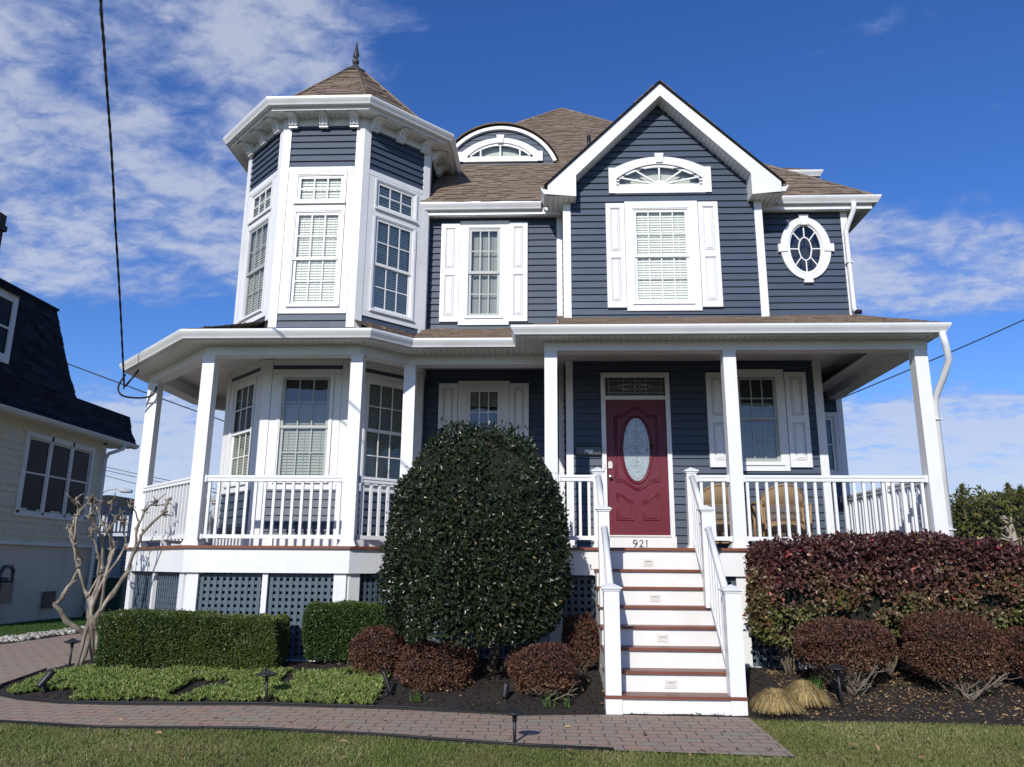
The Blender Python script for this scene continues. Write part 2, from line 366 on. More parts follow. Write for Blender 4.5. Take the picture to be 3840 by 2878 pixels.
def courses(m, org, A, B, poly, expo, lip, holes=(), tabs=None, b_start=None, thick=None):
    """overlapping courses (clapboard or shingles) covering a convex polygon given in plane coordinates (a,b)"""
    org, A, B = Vector(org), Vector(A).normalized(), Vector(B).normalized(); N = A.cross(B)
    b0 = min(p[1] for p in poly); b1 = max(p[1] for p in poly)
    b = b0 if b_start is None else b_start
    while b > b0: b -= expo
    while b < b1-1e-6:
        strip = clip(clip(poly, 1, b, True), 1, b+expo, False)
        if len(strip) >= 3:
            mid = b + expo/2; ivs = [(min(p[0] for p in strip), max(p[0] for p in strip))]
            for h in holes:
                hv = h(mid) if callable(h) else ((h[0], h[1]) if h[2] < mid < h[3] else None)
                if not hv: continue
                nv = []
                for a0, a1 in ivs:
                    if hv[1] <= a0 or hv[0] >= a1: nv.append((a0, a1)); continue
                    if hv[0] > a0: nv.append((a0, hv[0]))
                    if hv[1] < a1: nv.append((hv[1], a1))
                ivs = nv
            for a0, a1 in ivs:
                cuts = [a0]
                if tabs:
                    x = a0 + random.uniform(0, tabs[0])
                    while x < a1: cuts.append(x); x += random.uniform(tabs[0], tabs[1])
                cuts.append(a1)
                rr = random.random()
                for c0, c1 in zip(cuts[:-1], cuts[1:]):
                    if c1-c0 < 1e-4: continue
                    pc = clip(clip(strip, 0, c0, True), 0, c1, False)
                    if len(pc) < 3: continue
                    if tabs and tabs[0] > 1: rr = random.random(); ex = 0; dz = 0
                    elif tabs: rr = random.random(); ex = random.choice((0, 0, .008, .012)); dz = random.uniform(-.012, -.001)
                    else: ex = 0; dz = 0
                    def q(p):
                        t = (p[1]-b)/expo; bb = p[1] + (dz if t < .01 else 0)
                        return org + A*p[0] + B*bb + N*(lip*(1-t) + ex)
                    m.face([q(p) for p in pc], rr)
                    low = [p for p in pc if abs(p[1]-b) < 1e-6]
                    if len(low) >= 2:
                        l0 = min(low, key=lambda p: p[0]); l1 = max(low, key=lambda p: p[0])
                        e0, e1 = q(l0), q(l1); m.face([e0 - N*(lip+ex), e1 - N*(lip+ex), e1, e0], rr)
                    if tabs and ex > 0:
                        for cx in (c0, c1):
                            ed = [p for p in pc if abs(p[0]-cx) < 1e-6]
                            if len(ed) == 2:
                                e0, e1 = q(ed[0]), q(ed[1]); m.face([e0, e1, e1 - N*ex, e0 - N*ex], rr)
        b += expo
def roof_face(m, pts, expo=.122, lip=.011, tabs=(.09, .24)):
    """planar convex 3D polygon -> shingle courses running along the eave (pts[0]->pts[1] is the eave, right hand side up)"""
    P = [Vector(p) for p in pts]; A = (P[1]-P[0]).normalized(); n = None
    for i in range(2, len(P)):
        n = A.cross(P[i]-P[0])
        if n.length > 1e-3: break
    n.normalize()
    if n.z < 0: n = -n
    B = n.cross(A)
    courses(m, P[0], A, B, [((p-P[0]).dot(A), (p-P[0]).dot(B)) for p in P], expo, lip, tabs=tabs)
def thing(name, label, cat, loc=(0, 0, 0), group=None):
    o = bpy.data.objects.new(name, None); COL.objects.link(o); o.location = loc; o.empty_display_size = .2
    o['label'] = label; o['category'] = cat
    if group: o['group'] = group
    ORG[o.name] = tuple(loc)
    return o
def tag(o, label=None, cat=None, group=None, kind=None):
    for k, v in (('label', label), ('category', cat), ('group', group), ('kind', kind)):
        if v: o[k] = v
    return o
def np_mesh(name, verts, faces, rnd, mat, parent=None, smooth=False):
    """faces: (n,k) int array"""
    o0 = np.array(ORG.get(parent.name, (0, 0, 0)) if parent else (0, 0, 0))
    me = bpy.data.meshes.new(name); nv, nf, k = len(verts), len(faces), faces.shape[1]
    me.vertices.add(nv); me.vertices.foreach_set('co', (verts-o0).astype(np.float32).ravel())
    me.loops.add(nf*k); me.loops.foreach_set('vertex_index', faces.astype(np.int32).ravel())
    me.polygons.add(nf); me.polygons.foreach_set('loop_start', np.arange(0, nf*k, k, dtype=np.int32))
    me.polygons.foreach_set('use_smooth', np.full(nf, smooth))
    at = me.attributes.new('rnd', 'FLOAT', 'POINT'); at.data.foreach_set('value', rnd.astype(np.float32))
    me.update(calc_edges=True); me.validate(); me.materials.append(MT[mat])
    ob = bpy.data.objects.new(name, me); COL.objects.link(ob)
    if parent: ob.parent = parent
    ORG[ob.name] = tuple(o0)
    return ob
def unit(a): return a/np.maximum(np.linalg.norm(a, axis=1, keepdims=True), 1e-9)
def leaves(name, P, D, N, L, Wd, rnd, mat, parent=None, fold=.25):
    """folded six-point leaves: P base points, D leaf axes, N upper side, L lengths, Wd widths"""
    n = len(P); D = unit(D); S = unit(np.cross(D, N)); N = np.cross(S, D); L = L[:, None]; Wd = Wd[:, None]
    up = N*Wd*fold
    V = np.stack([P, P+D*L*.32+S*Wd*.5+up, P+D*L*.68+S*Wd*.38+up*.8, P+D*L-N*L*.06, P+D*L*.68-S*Wd*.38+up*.8, P+D*L*.32-S*Wd*.5+up], 1).reshape(-1, 3)
    b = np.arange(n)[:, None]*6
    F = np.concatenate([b+np.array([0, 3, 2, 1]), b+np.array([0, 5, 4, 3])], 1).reshape(-1, 4)
    return np_mesh(name, V, F, np.repeat(rnd, 6), mat, parent)
def blades(name, P, H, Wd, rnd, mat, lean=.5, parent=None, kind=None):
    n = len(P); th = NR.uniform(0, 2*PI, n); d = np.stack([np.cos(th), np.sin(th), np.zeros(n)], 1); s = np.stack([-np.sin(th), np.cos(th), np.zeros(n)], 1)
    k = NR.uniform(.1, 1, n)[:, None]*lean; H = H[:, None]; Wd = Wd[:, None]; z = np.array([[0, 0, 1.]])
    ph = NR.uniform(0, 2*PI, n); s = np.stack([np.cos(ph), np.sin(ph), np.zeros(n)], 1)
    mid = P + z*H*.55 + d*H*k*.3; tip = P + z*H*(1-.25*k) + d*H*k*.9
    V = np.stack([P-s*Wd/2, P+s*Wd/2, mid+s*Wd*.4, tip+s*Wd*.05, tip-s*Wd*.05, mid-s*Wd*.4], 1).reshape(-1, 3)
    b = np.arange(n)[:, None]*6; F = np.concatenate([b+np.array([0, 1, 2, 5]), b+np.array([5, 2, 3, 4])], 1).reshape(-1, 4)
    return np_mesh(name, V, F, np.repeat(rnd, 6), mat, parent)
SKY_SAT, SKY_HUE, SKY_VAL, CLOUD, EXPO = 1.2, .505, 1.0, 7.6, 0.0
# ------------------------------------------------------------------ the house
house = thing('house', 'two storey blue clapboard house with white trim, corner turret, wraparound porch and red front door', 'house', (1.3, 12.0, 0))
def hp(m, name, mat, parent=None, label=None):
    o = m.build(name, mat, parent or house)
    if label: o['label'] = label
    return o
YG, YL, YO, YR = 11.8, 12.3, 12.2, 13.1
FG, FL_, FO, FB = Fr(0, YG), Fr(0, YL), Fr(0, YO), Fr(0, YR)
TC = (-3.54, 12.74); TR = 1.57; TH = TR*math.tan(PI/8)
def tface(ang, r=TR): a = R(ang); return Fr(TC[0]+r*math.sin(a), TC[1]-r*math.cos(a), ang)

def siding(F, poly, holes=(), name='wall', start=None, v=0.0):
    m = M(); o = F.p(0, v, 0)
    courses(m, o, (F.ux, F.uy, 0), (0, 0, 1), poly, .115, .026, holes, b_start=start, tabs=(1.3, 3.7))
    hp(m, name, 'siding')
def rect(u0, u1, z0, z1): return [(u0, z0), (u1, z0), (u1, z1), (u0, z1)]
def hole(u0, u1, z0, z1): return (u0, u1, z0, z1)

# walls -------------------------------------------------------------
siding(FG, rect(.35, 4.27, 1.62, 4.6), [hole(.93, 1.93, 1.6, 4.34), hole(2.9, 3.66, 2.9, 4.38)], start=1.66)
siding(FL_, rect(-2.15, .35, 1.62, 4.6), [hole(-1.3, -.6, 2.7, 4.32)], start=1.66)
siding(FB, rect(4.25, 5.07, 1.62, 4.62), [hole(4.72, 4.95, 2.95, 3.95)])
siding(Fr(4.27, YG, 90), rect(0, 1.3, 1.62, 4.6))
def oval_hole(cx, cz, rx, rz):
    def f(z):
        t = (z-cz)/rz
        if abs(t) >= 1: return None
        w = rx*math.sqrt(1-t*t); return (cx-w, cx+w)
    return f
def arch_top(u0, u1, zb, zs, zt):
    """arch hole: straight sides to zs then a segment to zt"""
    c = (u0+u1)/2; w = (u1-u0)/2
    def f(z):
        if z < zb or z > zt: return None
        if z <= zs: return (u0, u1)
        t = (z-zs)/(zt-zs); x = w*math.sqrt(max(0, 1-t)); return (c-x, c+x)
    return f
siding(FG, [(.35, 5.0), (3.55, 5.0), (3.55, 7.6), (1.95, 9.12), (.35, 7.6)], [hole(1.4, 2.47, 5.45, 7.24), arch_top(1.24, 2.62, 7.5, 7.66, 7.96)], start=5.22)
siding(FL_, rect(-2.15, .35, 4.9, 7.28), [hole(-1.36, -.63, 5.4, 7.15)])
siding(FO, rect(3.55, 5.07, 5.2, 7.28), [oval_hole(4.36, 6.6, .36, .50)])
siding(Fr(.35, YL, -90), rect(0, .5, 1.6, 7.4)); siding(Fr(3.55, YG, 90), rect(0, .42, 5.0, 7.4))
siding(Fr(5.07, YO, 90), rect(0, 9.5, 5.0, 7.3)); siding(Fr(5.05, YR, 90), rect(0, 8.6, .2, 5.0))
m = M(); m.box(WD, -4.25, -4.2, 13.3, 21.6, .2, 7.3, skip='r'); m.box(WD, -4.2, 5.0, 21.6, 21.65, .2, 7.3); hp(m, 'rear_wall', 'siding')

# corner boards and trims ------------------------------------------
for F_, q in ((FG, (.33, .455, -.02, .03, 4.95, 7.34)), (FG, (3.445, 3.57, -.02, .03, 4.95, 7.45)), (FL_, (.235, .345, 0, .03, 4.9, 7.27)),
    (FG, (.35, .46, -.02, .031, 1.66, 4.58)), (FG, (4.165, 4.29, -.02, .03, 1.66, 4.58)), (FL_, (.25, .345, 0, .031, 1.66, 4.57)),
    (FO, (4.98, 5.09, -.02, .03, 5.1, 7.27)), (FB, (4.97, 5.07, -.02, .03, 1.66, 4.6)), (FL_, (-2.12, -1.985, 0, .035, 4.9, 7.27))):
    m = M(); m.box(F_, *q); hp(m, 'corner_board', 'white_trim')

# windows ----------------------------------------------------------
def window(F, cas, gl, cols, rows, mid=None, rows2=0, sash='sash_white', blind='blind_light', blind_z=None, slat=.052, tilt=.65, sill=True, screen=False, sashw=.045, depth=.0):
    """cas/gl = (u0,u1,z0,z1): casing outline and clear opening"""
    u0, u1, z0, z1 = cas; a0, a1, b0, b1 = gl; fw = .035
    m = M(); o = .042
    f0, f1, g0, g1 = a0-fw, a1+fw, b0-fw, b1+fw
    m.box(F, u0, f0, 0, o, z0, z1); m.box(F, f1, u1, 0, o, z0, z1); m.box(F, f0, f1, 0, o, g1, z1); m.box(F, f0, f1, 0, o, z0, g0)
    if sill: m.box(F, f0-.03, f1+.03, o, o+.022, g0-.035, g0)
    # inner stop moulding
    for q in ((f0, f0+.018, g0, g1), (f1-.018, f1, g0, g1)): m.box(F, q[0], q[1], -.02, o-.01, q[2], q[3])
    m.box(F, f0+.018, f1-.018, -.02, o-.01, g1-.018, g1); m.box(F, f0+.018, f1-.018, -.02, o-.01, g0, g0+.018)
    w = hp(m, 'window', 'white_trim')
    m = M(); mw = .018
    def bars(p0, p1, q0, q1, n, r, v):
        m.box(F, p0, p0+sashw, v-.02, v, q0, q1); m.box(F, p1-sashw, p1, v-.02, v, q0, q1)
        m.box(F, p0+sashw, p1-sashw, v-.02, v, q0, q0+sashw); m.box(F, p0+sashw, p1-sashw, v-.02, v, q1-sashw, q1)
        i0, i1, j0, j1 = p0+sashw, p1-sashw, q0+sashw, q1-sashw
        for k in range(1, n): x = i0+(i1-i0)*k/n; m.box(F, x-mw/2, x+mw/2, v-.014, v-.004, j0, j1)
        for k in range(1, r): z = j0+(j1-j0)*k/r; m.box(F, i0, i1, v-.015, v-.005, z-mw/2, z+mw/2)
    s = .018
    if mid:
        bars(f0+s, f1-s, mid-.028, g1-s, cols, rows, .016); bars(f0+s, f1-s, g0+s, mid+.012, cols, rows2, -.006)
    else: bars(f0+s, f1-s, g0+s, g1-s, cols, rows, .014)
    m.build('sash', sash, w)
    m = M(); m.face([F.p(f0, -.010 if not mid else .003, g0), F.p(f1, -.010 if not mid else .003, g0), F.p(f1, -.010 if not mid else .003, g1), F.p(f0, -.010 if not mid else .003, g1)]) if not mid else None
    if mid:
        for q0, q1, v in ((g0+s, mid, -.017), (mid, g1-s, .004)): m.face([F.p(f0+s, v, q0), F.p(f1-s, v, q0), F.p(f1-s, v, q1), F.p(f0+s, v, q1)])
    m.build('pane', 'window_glass', w)
    m = M(); d = -.16
    m.face([F.p(f0, d, g0), F.p(f1, d, g0), F.p(f1, d, g1), F.p(f0, d, g1)])
    for q in (((f0, g0), (f0, g1)), ((f1, g1), (f1, g0)), ((f0, g1), (f1, g1)), ((f1, g0), (f0, g0))):
        (x, z), (x2, z2) = q; m.face([F.p(x, -.02, z), F.p(x2, -.02, z2), F.p(x2, d, z2), F.p(x, d, z)])
    m.build('dark_backing', 'dark_interior', w)  # box painted near black in place of the unlit room
    if blind:
        m = M(); zb, zt = blind_z or (g0, g1)
        if blind == 'curtain':
            n = 14
            for k in range(n):
                x = f0+(f1-f0)*k/n; x2 = f0+(f1-f0)*(k+1)/n; va, vb = (-.10, -.085) if k % 2 else (-.085, -.10)
                m.face([F.p(x, va, zb), F.p(x2, vb, zb), F.p(x2, vb, zt), F.p(x, va, zt)], .5)
        else:
            z = zb+.01
            while z < zt-.01:
                h = slat*.84; e = random.uniform(-.004, .004)
                m.face([F.p(f0+.012, -.034, z+e*.3), F.p(f1-.012, -.034, z-e*.3), F.p(f1-.012, -.050, z+h), F.p(f0+.012, -.050, z+h)], random.random()); z += slat*.84
            for t in (.18, .5, .82): x = f0+(f1-f0)*t; m.box(F, x-.004, x+.004, -.033, -.030, zb, zt)
        m.build('blind', blind, w)
    return w
def shutter(F, u0, u1, z0, z1, side=1):
    m = M(); v = .058; mz = z0+(z1-z0)*.5; e = .052 if u1-u0 > .25 else .045
    m.box(F, u0, u0+e+.02, .008, v, z0, z1); m.box(F, u1-e-.02, u1, .008, v, z0, z1)
    i0, i1 = u0+e+.02, u1-e-.02
    zs = [(z0+.10, mz-.055), (mz+.055, z1-.08)]
    m.box(F, i0, i1, .008, v, z0, z0+.10); m.box(F, i0, i1, .008, v, mz-.055, mz+.055); m.box(F, i0, i1, .008, v, z1-.08, z1)
    for p0, p1 in zs:
        m.face([F.p(i0, v-.024, p0), F.p(i1, v-.024, p0), F.p(i1, v-.024, p1), F.p(i0, v-.024, p1)], .5)
        a = .018; b_ = .05   # raised field with bevels
        for pa, va, pb, vb in ((.004, v-.022, a, v-.004), (a, v-.004, a+.010, v-.020), (a+.010, v-.020, b_, v-.002)):
            A_ = [(i0+pa, p0+pa), (i1-pa, p0+pa), (i1-pa, p1-pa), (i0+pa, p1-pa)]; B_ = [(i0+pb, p0+pb), (i1-pb, p0+pb), (i1-pb, p1-pb), (i0+pb, p1-pb)]
            for k in range(4):
                k2 = (k+1) % 4; m.face([F.p(A_[k][0], va, A_[k][1]), F.p(A_[k2][0], va, A_[k2][1]), F.p(B_[k2][0], vb, B_[k2][1]), F.p(B_[k][0], vb, B_[k][1])], .5)
        m.face([F.p(i0+b_, v-.002, p0+b_), F.p(i1-b_, v-.002, p0+b_), F.p(i1-b_, v-.002, p1-b_), F.p(i0+b_, v-.002, p1-b_)], .5)
    hp(m, 'shutter', 'white_vinyl')
window(FG, (1.34, 2.525, 5.39, 7.28), (1.50, 2.345, 5.565, 7.125), 4, 2, 6.34, 2, blind='blind_light')
shutter(FG, 1.03, 1.333, 5.443, 7.245); shutter(FG, 2.532, 2.85, 5.446, 7.255)
window(FL_, (-1.42, -.573, 5.33, 7.20), (-1.25, -.745, 5.51, 7.05), 3, 2, 6.27, 2, sash='sash_grey', blind='curtain', sashw=.05)
shutter(FL_, -1.735, -1.423, 5.385, 7.155); shutter(FL_, -.57, -.262, 5.387, 7.165)
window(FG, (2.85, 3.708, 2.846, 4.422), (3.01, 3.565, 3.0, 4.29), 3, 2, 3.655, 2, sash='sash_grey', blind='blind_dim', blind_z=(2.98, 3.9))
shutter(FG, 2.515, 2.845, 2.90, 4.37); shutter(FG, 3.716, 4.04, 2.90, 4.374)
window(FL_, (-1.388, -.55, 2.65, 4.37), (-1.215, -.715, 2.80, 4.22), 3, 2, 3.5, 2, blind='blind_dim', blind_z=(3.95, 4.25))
shutter(FL_, -1.702, -1.394, 2.70, 4.327); shutter(FL_, -.545, -.237, 2.70, 4.327)
window(FB, (4.66, 4.96, 2.9, 4.0), (4.74, 4.88, 3.0, 3.9), 1, 2, blind=None)

# turret -----------------------------------------------------------
for ang in (-90, -45, 0, 45, 90):
    F = tface(ang); h = TH; full = ang in (-45, 0, 45)
    siding(F, rect(-h, h, 7.64, 8.46)); siding(F, rect(-h, h, 4.95, 5.2) if full else rect(-h, h, 4.95, 7.64), start=4.95)
    siding(F, rect(-h, h, 1.62, 2.5), start=1.66); siding(F, rect(-h, h, 4.24, 4.42), start=4.27)
    if not full: siding(F, rect(-h, h, 2.5, 4.24))
    m = M(); cb = .115; k = .03*math.tan(PI/8)
    for z0, z1 in ((4.95, 8.40), (1.66, 4.44)):
        m.box(F, -h-k, -h+cb, 0, .03, z0, z1); m.box(F, h-cb, h+k, 0, .03, z0, z1)
    i = h-cb-.007
    m.box(F, -i, i, 0, .028, 7.562, 7.644)
    m.box(F, -h-k, h+k, .0, .04, 8.37, 8.52)
    m.box(F, -i, i, 0, .028, 4.356, 4.46); m.box(F, -i, i, 0, .028, 1.66, 1.80)
    if full:
        for q in ((5.175, 7.6), (2.49, 4.3)): m.box(F, -h+.02, -.40, -.01, .003, *q); m.box(F, .40, h-.02, -.01, .003, *q)
        m.box(F, -i, i, 0, .028, 5.175, 5.255); m.box(F, -i, i, 0, .028, 4.215, 4.289); m.box(F, -i, i, 0, .028, 2.49, 2.575)
        for s in (-1, 1):
            e0, e1 = (-i, -.422) if s < 0 else (.422, i)
            m.box(F, e0, e1, 0, .024, 5.262, 7.556); m.box(F, e0, e1, 0, .024, 2.575, 4.209)
        m.box(F, -.415, .415, 0, .028, 6.892, 7.008); m.box(F, -.415, .415, 0, .026, 7.525, 7.556)
    hp(m, 'turret_trim', 'white_trim')
    if full:
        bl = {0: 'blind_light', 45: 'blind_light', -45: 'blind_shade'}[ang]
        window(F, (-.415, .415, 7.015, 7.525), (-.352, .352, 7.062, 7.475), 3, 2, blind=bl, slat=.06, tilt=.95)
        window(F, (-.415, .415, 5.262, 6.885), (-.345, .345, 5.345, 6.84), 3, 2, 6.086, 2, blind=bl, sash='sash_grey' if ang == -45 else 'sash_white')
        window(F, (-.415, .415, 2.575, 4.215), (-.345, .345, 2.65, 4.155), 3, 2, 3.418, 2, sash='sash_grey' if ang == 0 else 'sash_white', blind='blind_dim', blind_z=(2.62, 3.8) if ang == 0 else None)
    # brackets
    if ang != -90:
        for u in ((-.50, 0, .50)):
            m = M(); w = .065
            pr = [(0, -.03), (.0, -.19), (.02, -.205), (.07, -.20), (.10, -.17), (.12, -.12), (.15, -.075), (.20, -.05), (.245, -.045), (.26, -.03), (.26, -.03)]
            pr = [(0.0, 0), (0, -.20), (.05, -.20), (.085, -.185), (.105, -.15), (.12, -.10), (.15, -.065), (.20, -.05), (.27, -.045), (.285, -.03), (.285, 0)]
            zz = 8.508; pr = [(a*.90, b*.86) for a, b in pr]
            for a, b in zip(pr[1:], pr[2:]):
                for (x0, x1, dv) in ((-w, -w*.62, .0), (-w*.62, -w*.25, -.008), (-w*.25, w*.25, .004), (w*.25, w*.62, -.008), (w*.62, w, 0)):
                    m.face([F.p(u+x0, .04+a[0]+dv, zz+a[1]), F.p(u+x1, .04+a[0]+dv, zz+a[1]), F.p(u+x1, .04+b[0]+dv, zz+b[1]), F.p(u+x0, .04+b[0]+dv, zz+b[1])], .5)
            for x, rv in ((-w, False), (w, True)):
                pts = [F.p(u+x, .04+a, zz+b) for a, b in pr]; m.face(pts if not rv else pts[::-1], .5)
            m.face([F.p(u-w, .04, zz-.172), F.p(u+w, .04, zz-.172), F.p(u+w, .085, zz-.172), F.p(u-w, .085, zz-.172)], .5)
            m.box(F, u-w-.012, u+w+.012, .04, .31, zz-.026, zz-.003); m.box(F, u-w-.006, u+w+.006, .04, .092, zz-.192, zz-.172)
            hp(m, 'bracket', 'white_vinyl')
def octo(r, c=TC, angs=range(-90, 271, 45)):
    """counter-clockwise from above so that the right hand of travel is outside"""
    out = []
    for k in range(8):
        a = R(-67.5+45*k); rr = r/math.cos(PI/8); out.append((c[0]+rr*math.sin(a), c[1]-rr*math.cos(a)))
    return out
GUT = [(-.115, -.115), (-.05, -.118), (-.04, -.095), (-.012, -.055), (0, -.03), (0, -.004), (-.012, 0), (-.016, -.012), (-.03, -.03), (-.115, -.045)]
def gutter(path, z, closed=False):
    m = M(); m.sweep(path, [(o, z+h) for o, h in GUT], closed); return hp(m, 'gutter', 'gutter_white')
def fascia(path, z0, z1, o0, o1, closed=False, name='fascia', mat='white_vinyl', parent=None):
    m = M(); m.sweep(path, [(o0, z0), (o1, z0), (o1, z1), (o0, z1)], closed); return hp(m, name, mat, parent)
def soffit(path, z, o0, o1, closed=False):
    m = M(); a = offset(path, o0, closed); b = offset(path, o1, closed); n = len(path)
    for i in range(n if closed else n-1):
        j = (i+1) % n; L = math.hypot(path[j][0]-path[i][0], path[j][1]-path[i][1])
        dx, dy = (path[j][0]-path[i][0])/L, (path[j][1]-path[i][1])/L
        def u(p): return (p[0]-path[i][0])*dx+(p[1]-path[i][1])*dy
        P = [a[i], b[i], b[j], a[j]]
        m.face([(p[0], p[1], z) for p in P], .5, [(u(p), 0, 0) for p in P])
    hp(m, 'soffit', 'soffit')
G = octo(2.02)
gutter(G, 8.652, True); fascia(G, 8.535, 8.64, -.13, -.117, True); fascia(G, 8.482, 8.56, -.22, -.13, True)
soffit(G, 8.51, -.13, -.50, True)
m = M(); O8 = octo(1.99); O7 = octo(1.75); apex = (TC[0], TC[1], 10.64)
for k in range(8):
    a, b = O8[k], O8[(k+1) % 8]; c0, c1 = O7[k], O7[(k+1) % 8]; m.face([(a[0], a[1], 8.63), (b[0], b[1], 8.63), (c1[0], c1[1], 8.68), (c0[0], c0[1], 8.68)], .4); roof_face(m, [(c0[0], c0[1], 8.67), (c1[0], c1[1], 8.67), apex], tabs=(.12, .3))
hp(m, 'turret_roof', 'roof_shingle')
m = M()
for k in range(8):
    a = O7[k]; m.tube([(a[0], a[1], 8.69), (TC[0]+(a[0]-TC[0])*.1, TC[1]+(a[1]-TC[1])*.1, 10.46)], .022, 5)
rf = hp(m, 'hip_cap', 'roof_shingle')
m = M(); m.lathe((TC[0], TC[1], 10.43), [(.25, -.02), (.235, 0), (.235, .025), (.12, .12), (.035, .23), (.03, .26)], 24)
m.lathe((TC[0], TC[1], 10.65), [(.02, 0), (.045, .015), (.062, .045), (.066, .07), (.062, .095), (.045, .12), (.025, .135)], 20)
p = [(.02, .13), (.058, .20), (.055, .215), (.004, .50)]
m.lathe((TC[0], TC[1], 10.64), [(.02, .13), (.03, .15), (.062, .20), (.05, .26), (.004, .52)], 4)
hp(m, 'finial', 'finial_metal')

# main roof --------------------------------------------------------
EZ = 7.42; PX, PY, PZ = .47, 16.95, 12.44
m = M(); y0, y1, x0, x1 = 11.96, 21.9, -4.6, 5.55
PZ = EZ+(PY-y0)*.995
roof_face(m, [(x0, y0, EZ), (x1, y0, EZ), (PX, PY, PZ)])
roof_face(m, [(x1, y0, EZ), (x1, y1, EZ), (PX, PY, PZ)]); roof_face(m, [(x0, y1, EZ), (x0, y0, EZ), (PX, PY, PZ)], tabs=(.5, .9)); roof_face(m, [(x1, y1, EZ), (x0, y1, EZ), (PX, PY, PZ)], tabs=(.5, .9))
hp(m, 'roof', 'roof_shingle')
m = M()
for c in ((x1, y0), (x0, y0)):
    n = 34
    for k in range(n):
        t0, t1 = (k+.5)/(n+.5), (k+1.65)/(n+.5)
        a = Vector((c[0], c[1], EZ)).lerp(Vector((PX, PY, PZ)), t0); b = Vector((c[0], c[1], EZ)).lerp(Vector((PX, PY, PZ)), min(1, t1)); a.z += .03; b.z += .014
        sx = .12 if c[0] > 0 else -.12
        m.face([a+Vector((sx, 0, -.12)), a, b, b+Vector((sx, 0, -.12))], random.random()); m.face([a, a+Vector((0, -.12, -.12)), b+Vector((0, -.12, -.12)), b], random.random())
        m.face([a, a+Vector((sx, 0, -.12)), a+Vector((sx, 0, -.14)), a+Vector((0, 0, -.02))], 0); m.face([a, a+Vector((0, -.12, -.12)), a+Vector((0, -.12, -.14)), a+Vector((0, 0, -.02))], 0)
hp(m, 'ridge_cap', 'roof_shingle')
m = M(); m.tube([(.94, 14.24, 9.6), (.94, 14.24, 9.98)], .042, 12); hp(m, 'vent_pipe', 'black_metal')
# eaves of the main roof
L1 = [(-2.4, 11.96), (-.03, 11.96)]; gutter(L1, 7.42); L1b = [(-2.4, 11.96), (.085, 11.96)]; fascia(L1b, 7.297, 7.41, -.13, -.117); fascia([(-2.4, 11.96), (.3, 11.96)], 7.232, 7.295, -.20, -.12)
soffit([(-2.4, 11.96), (.3, 11.96)], 7.262, -.12, -.40)
L2 = [(3.90, 11.90), (5.57, 11.90), (5.57, 21.0)]; gutter(L2, 7.43); fascia([(3.82, 11.90), (5.57, 11.90), (5.57, 21.0)], 7.302, 7.41, -.13, -.117); fascia([(3.6, 11.9), (5.57, 11.9), (5.57, 21)], 7.232, 7.30, -.20, -.12)
soffit([(3.3, 11.9), (5.57, 11.9), (5.57, 21)], 7.262, -.12, -.52)

# rear wing with a higher eave on the right
m = M(); m.box(WD, 3.4, 5.27, 14.6, 19, 7.4, 9.05); hp(m, 'wing_wall', 'siding')
L3 = [(3.4, 14.28), (5.6, 14.28), (5.6, 19)]; gutter(L3, 9.19); fascia(L3, 9.0, 9.08, -.18, -.12); soffit(L3, 9.03, -.12, -.4)
fascia(L3, 9.07, 9.17, -.13, -.117)
m = M(); roof_face(m, [(3.4, 14.31, 9.18), (5.57, 14.31, 9.18), (4.0, 15.88, 10.2), (3.4, 15.88, 10.2)]); roof_face(m, [(5.57, 14.31, 9.18), (5.57, 19, 9.18), (4.0, 19, 10.2), (4.0, 15.88, 10.2)]); hp(m, 'wing_roof', 'roof_shingle')

# gable ------------------------------------------------------------
YB = 11.5; FBg = Fr(0, YB)
out = [(.08, 7.30), (.54, 7.26), (.54, 7.63), (1.95, 9.065), (3.355, 7.63), (3.355, 7.26), (3.825, 7.30), (3.825, 7.475), (1.95, 9.295), (.08, 7.475)]
m = M()
def pq(m, F, poly, v0, v1):
    for q in poly: m.prism(F, q, v0, v1)
pq(m, FBg, [[(.08, 7.30), (.54, 7.26), (.54, 7.63), (.08, 7.475)], [(.08, 7.475), (.54, 7.63), (1.95, 9.065), (1.95, 9.295)],
            [(1.95, 9.065), (3.355, 7.63), (3.825, 7.475), (1.95, 9.295)], [(3.355, 7.26), (3.825, 7.30), (3.825, 7.475), (3.355, 7.63)]], -.03, 0)
hp(m, 'bargeboard', 'white_trim')
m = M()
def sq(pts, pl): m.face(pts, .5, pl)
for xa, xb, s in ((.54, 1.95, 1), (3.355, 1.95, -1)):
    L = math.hypot(xb-xa, 1.435)
    sq([(xa, YB+.02, 7.63), (xb, YB+.02, 9.065), (xb, YG+.02, 9.065), (xa, YG+.02, 7.63)], [(0, 0, 0), (L, 0, 0), (L, 0, 0), (0, 0, 0)])
for xa, xb, xi in ((.08, .54, .54), (3.355, 3.825, 3.355)):
    sq([(xa, YB+.02, 7.275), (xb, YB+.02, 7.275), (xb, YL if xa < 1 else YO, 7.275), (xa, YL if xa < 1 else YO, 7.275)], [(0, 0, 0), (.46, 0, 0), (.46, 0, 0), (0, 0, 0)])
hp(m, 'gable_soffit', 'soffit')
m = M()
for xi in (.54, 3.355): m.face([(xi, YB+.02, 7.26), (xi, YB+.02, 7.64), (xi, YG, 7.64), (xi, YG, 7.26)], .5)
for xi in (.08, 3.825): m.face([(xi, YB, 7.28), (xi, YB, 7.48), (xi, YL, 7.48), (xi, YL, 7.28)], .5)
hp(m, 'eave_return', 'white_vinyl')
m = M(); yr = 14.6
roof_face(m, [(.04, yr, 7.44), (.04, YB-.04, 7.44), (1.95, YB-.04, 9.325), (1.95, yr, 9.325)]); roof_face(m, [(3.865, YB-.04, 7.44), (3.865, yr, 7.44), (1.95, yr, 9.325), (1.95, YB-.04, 9.325)])
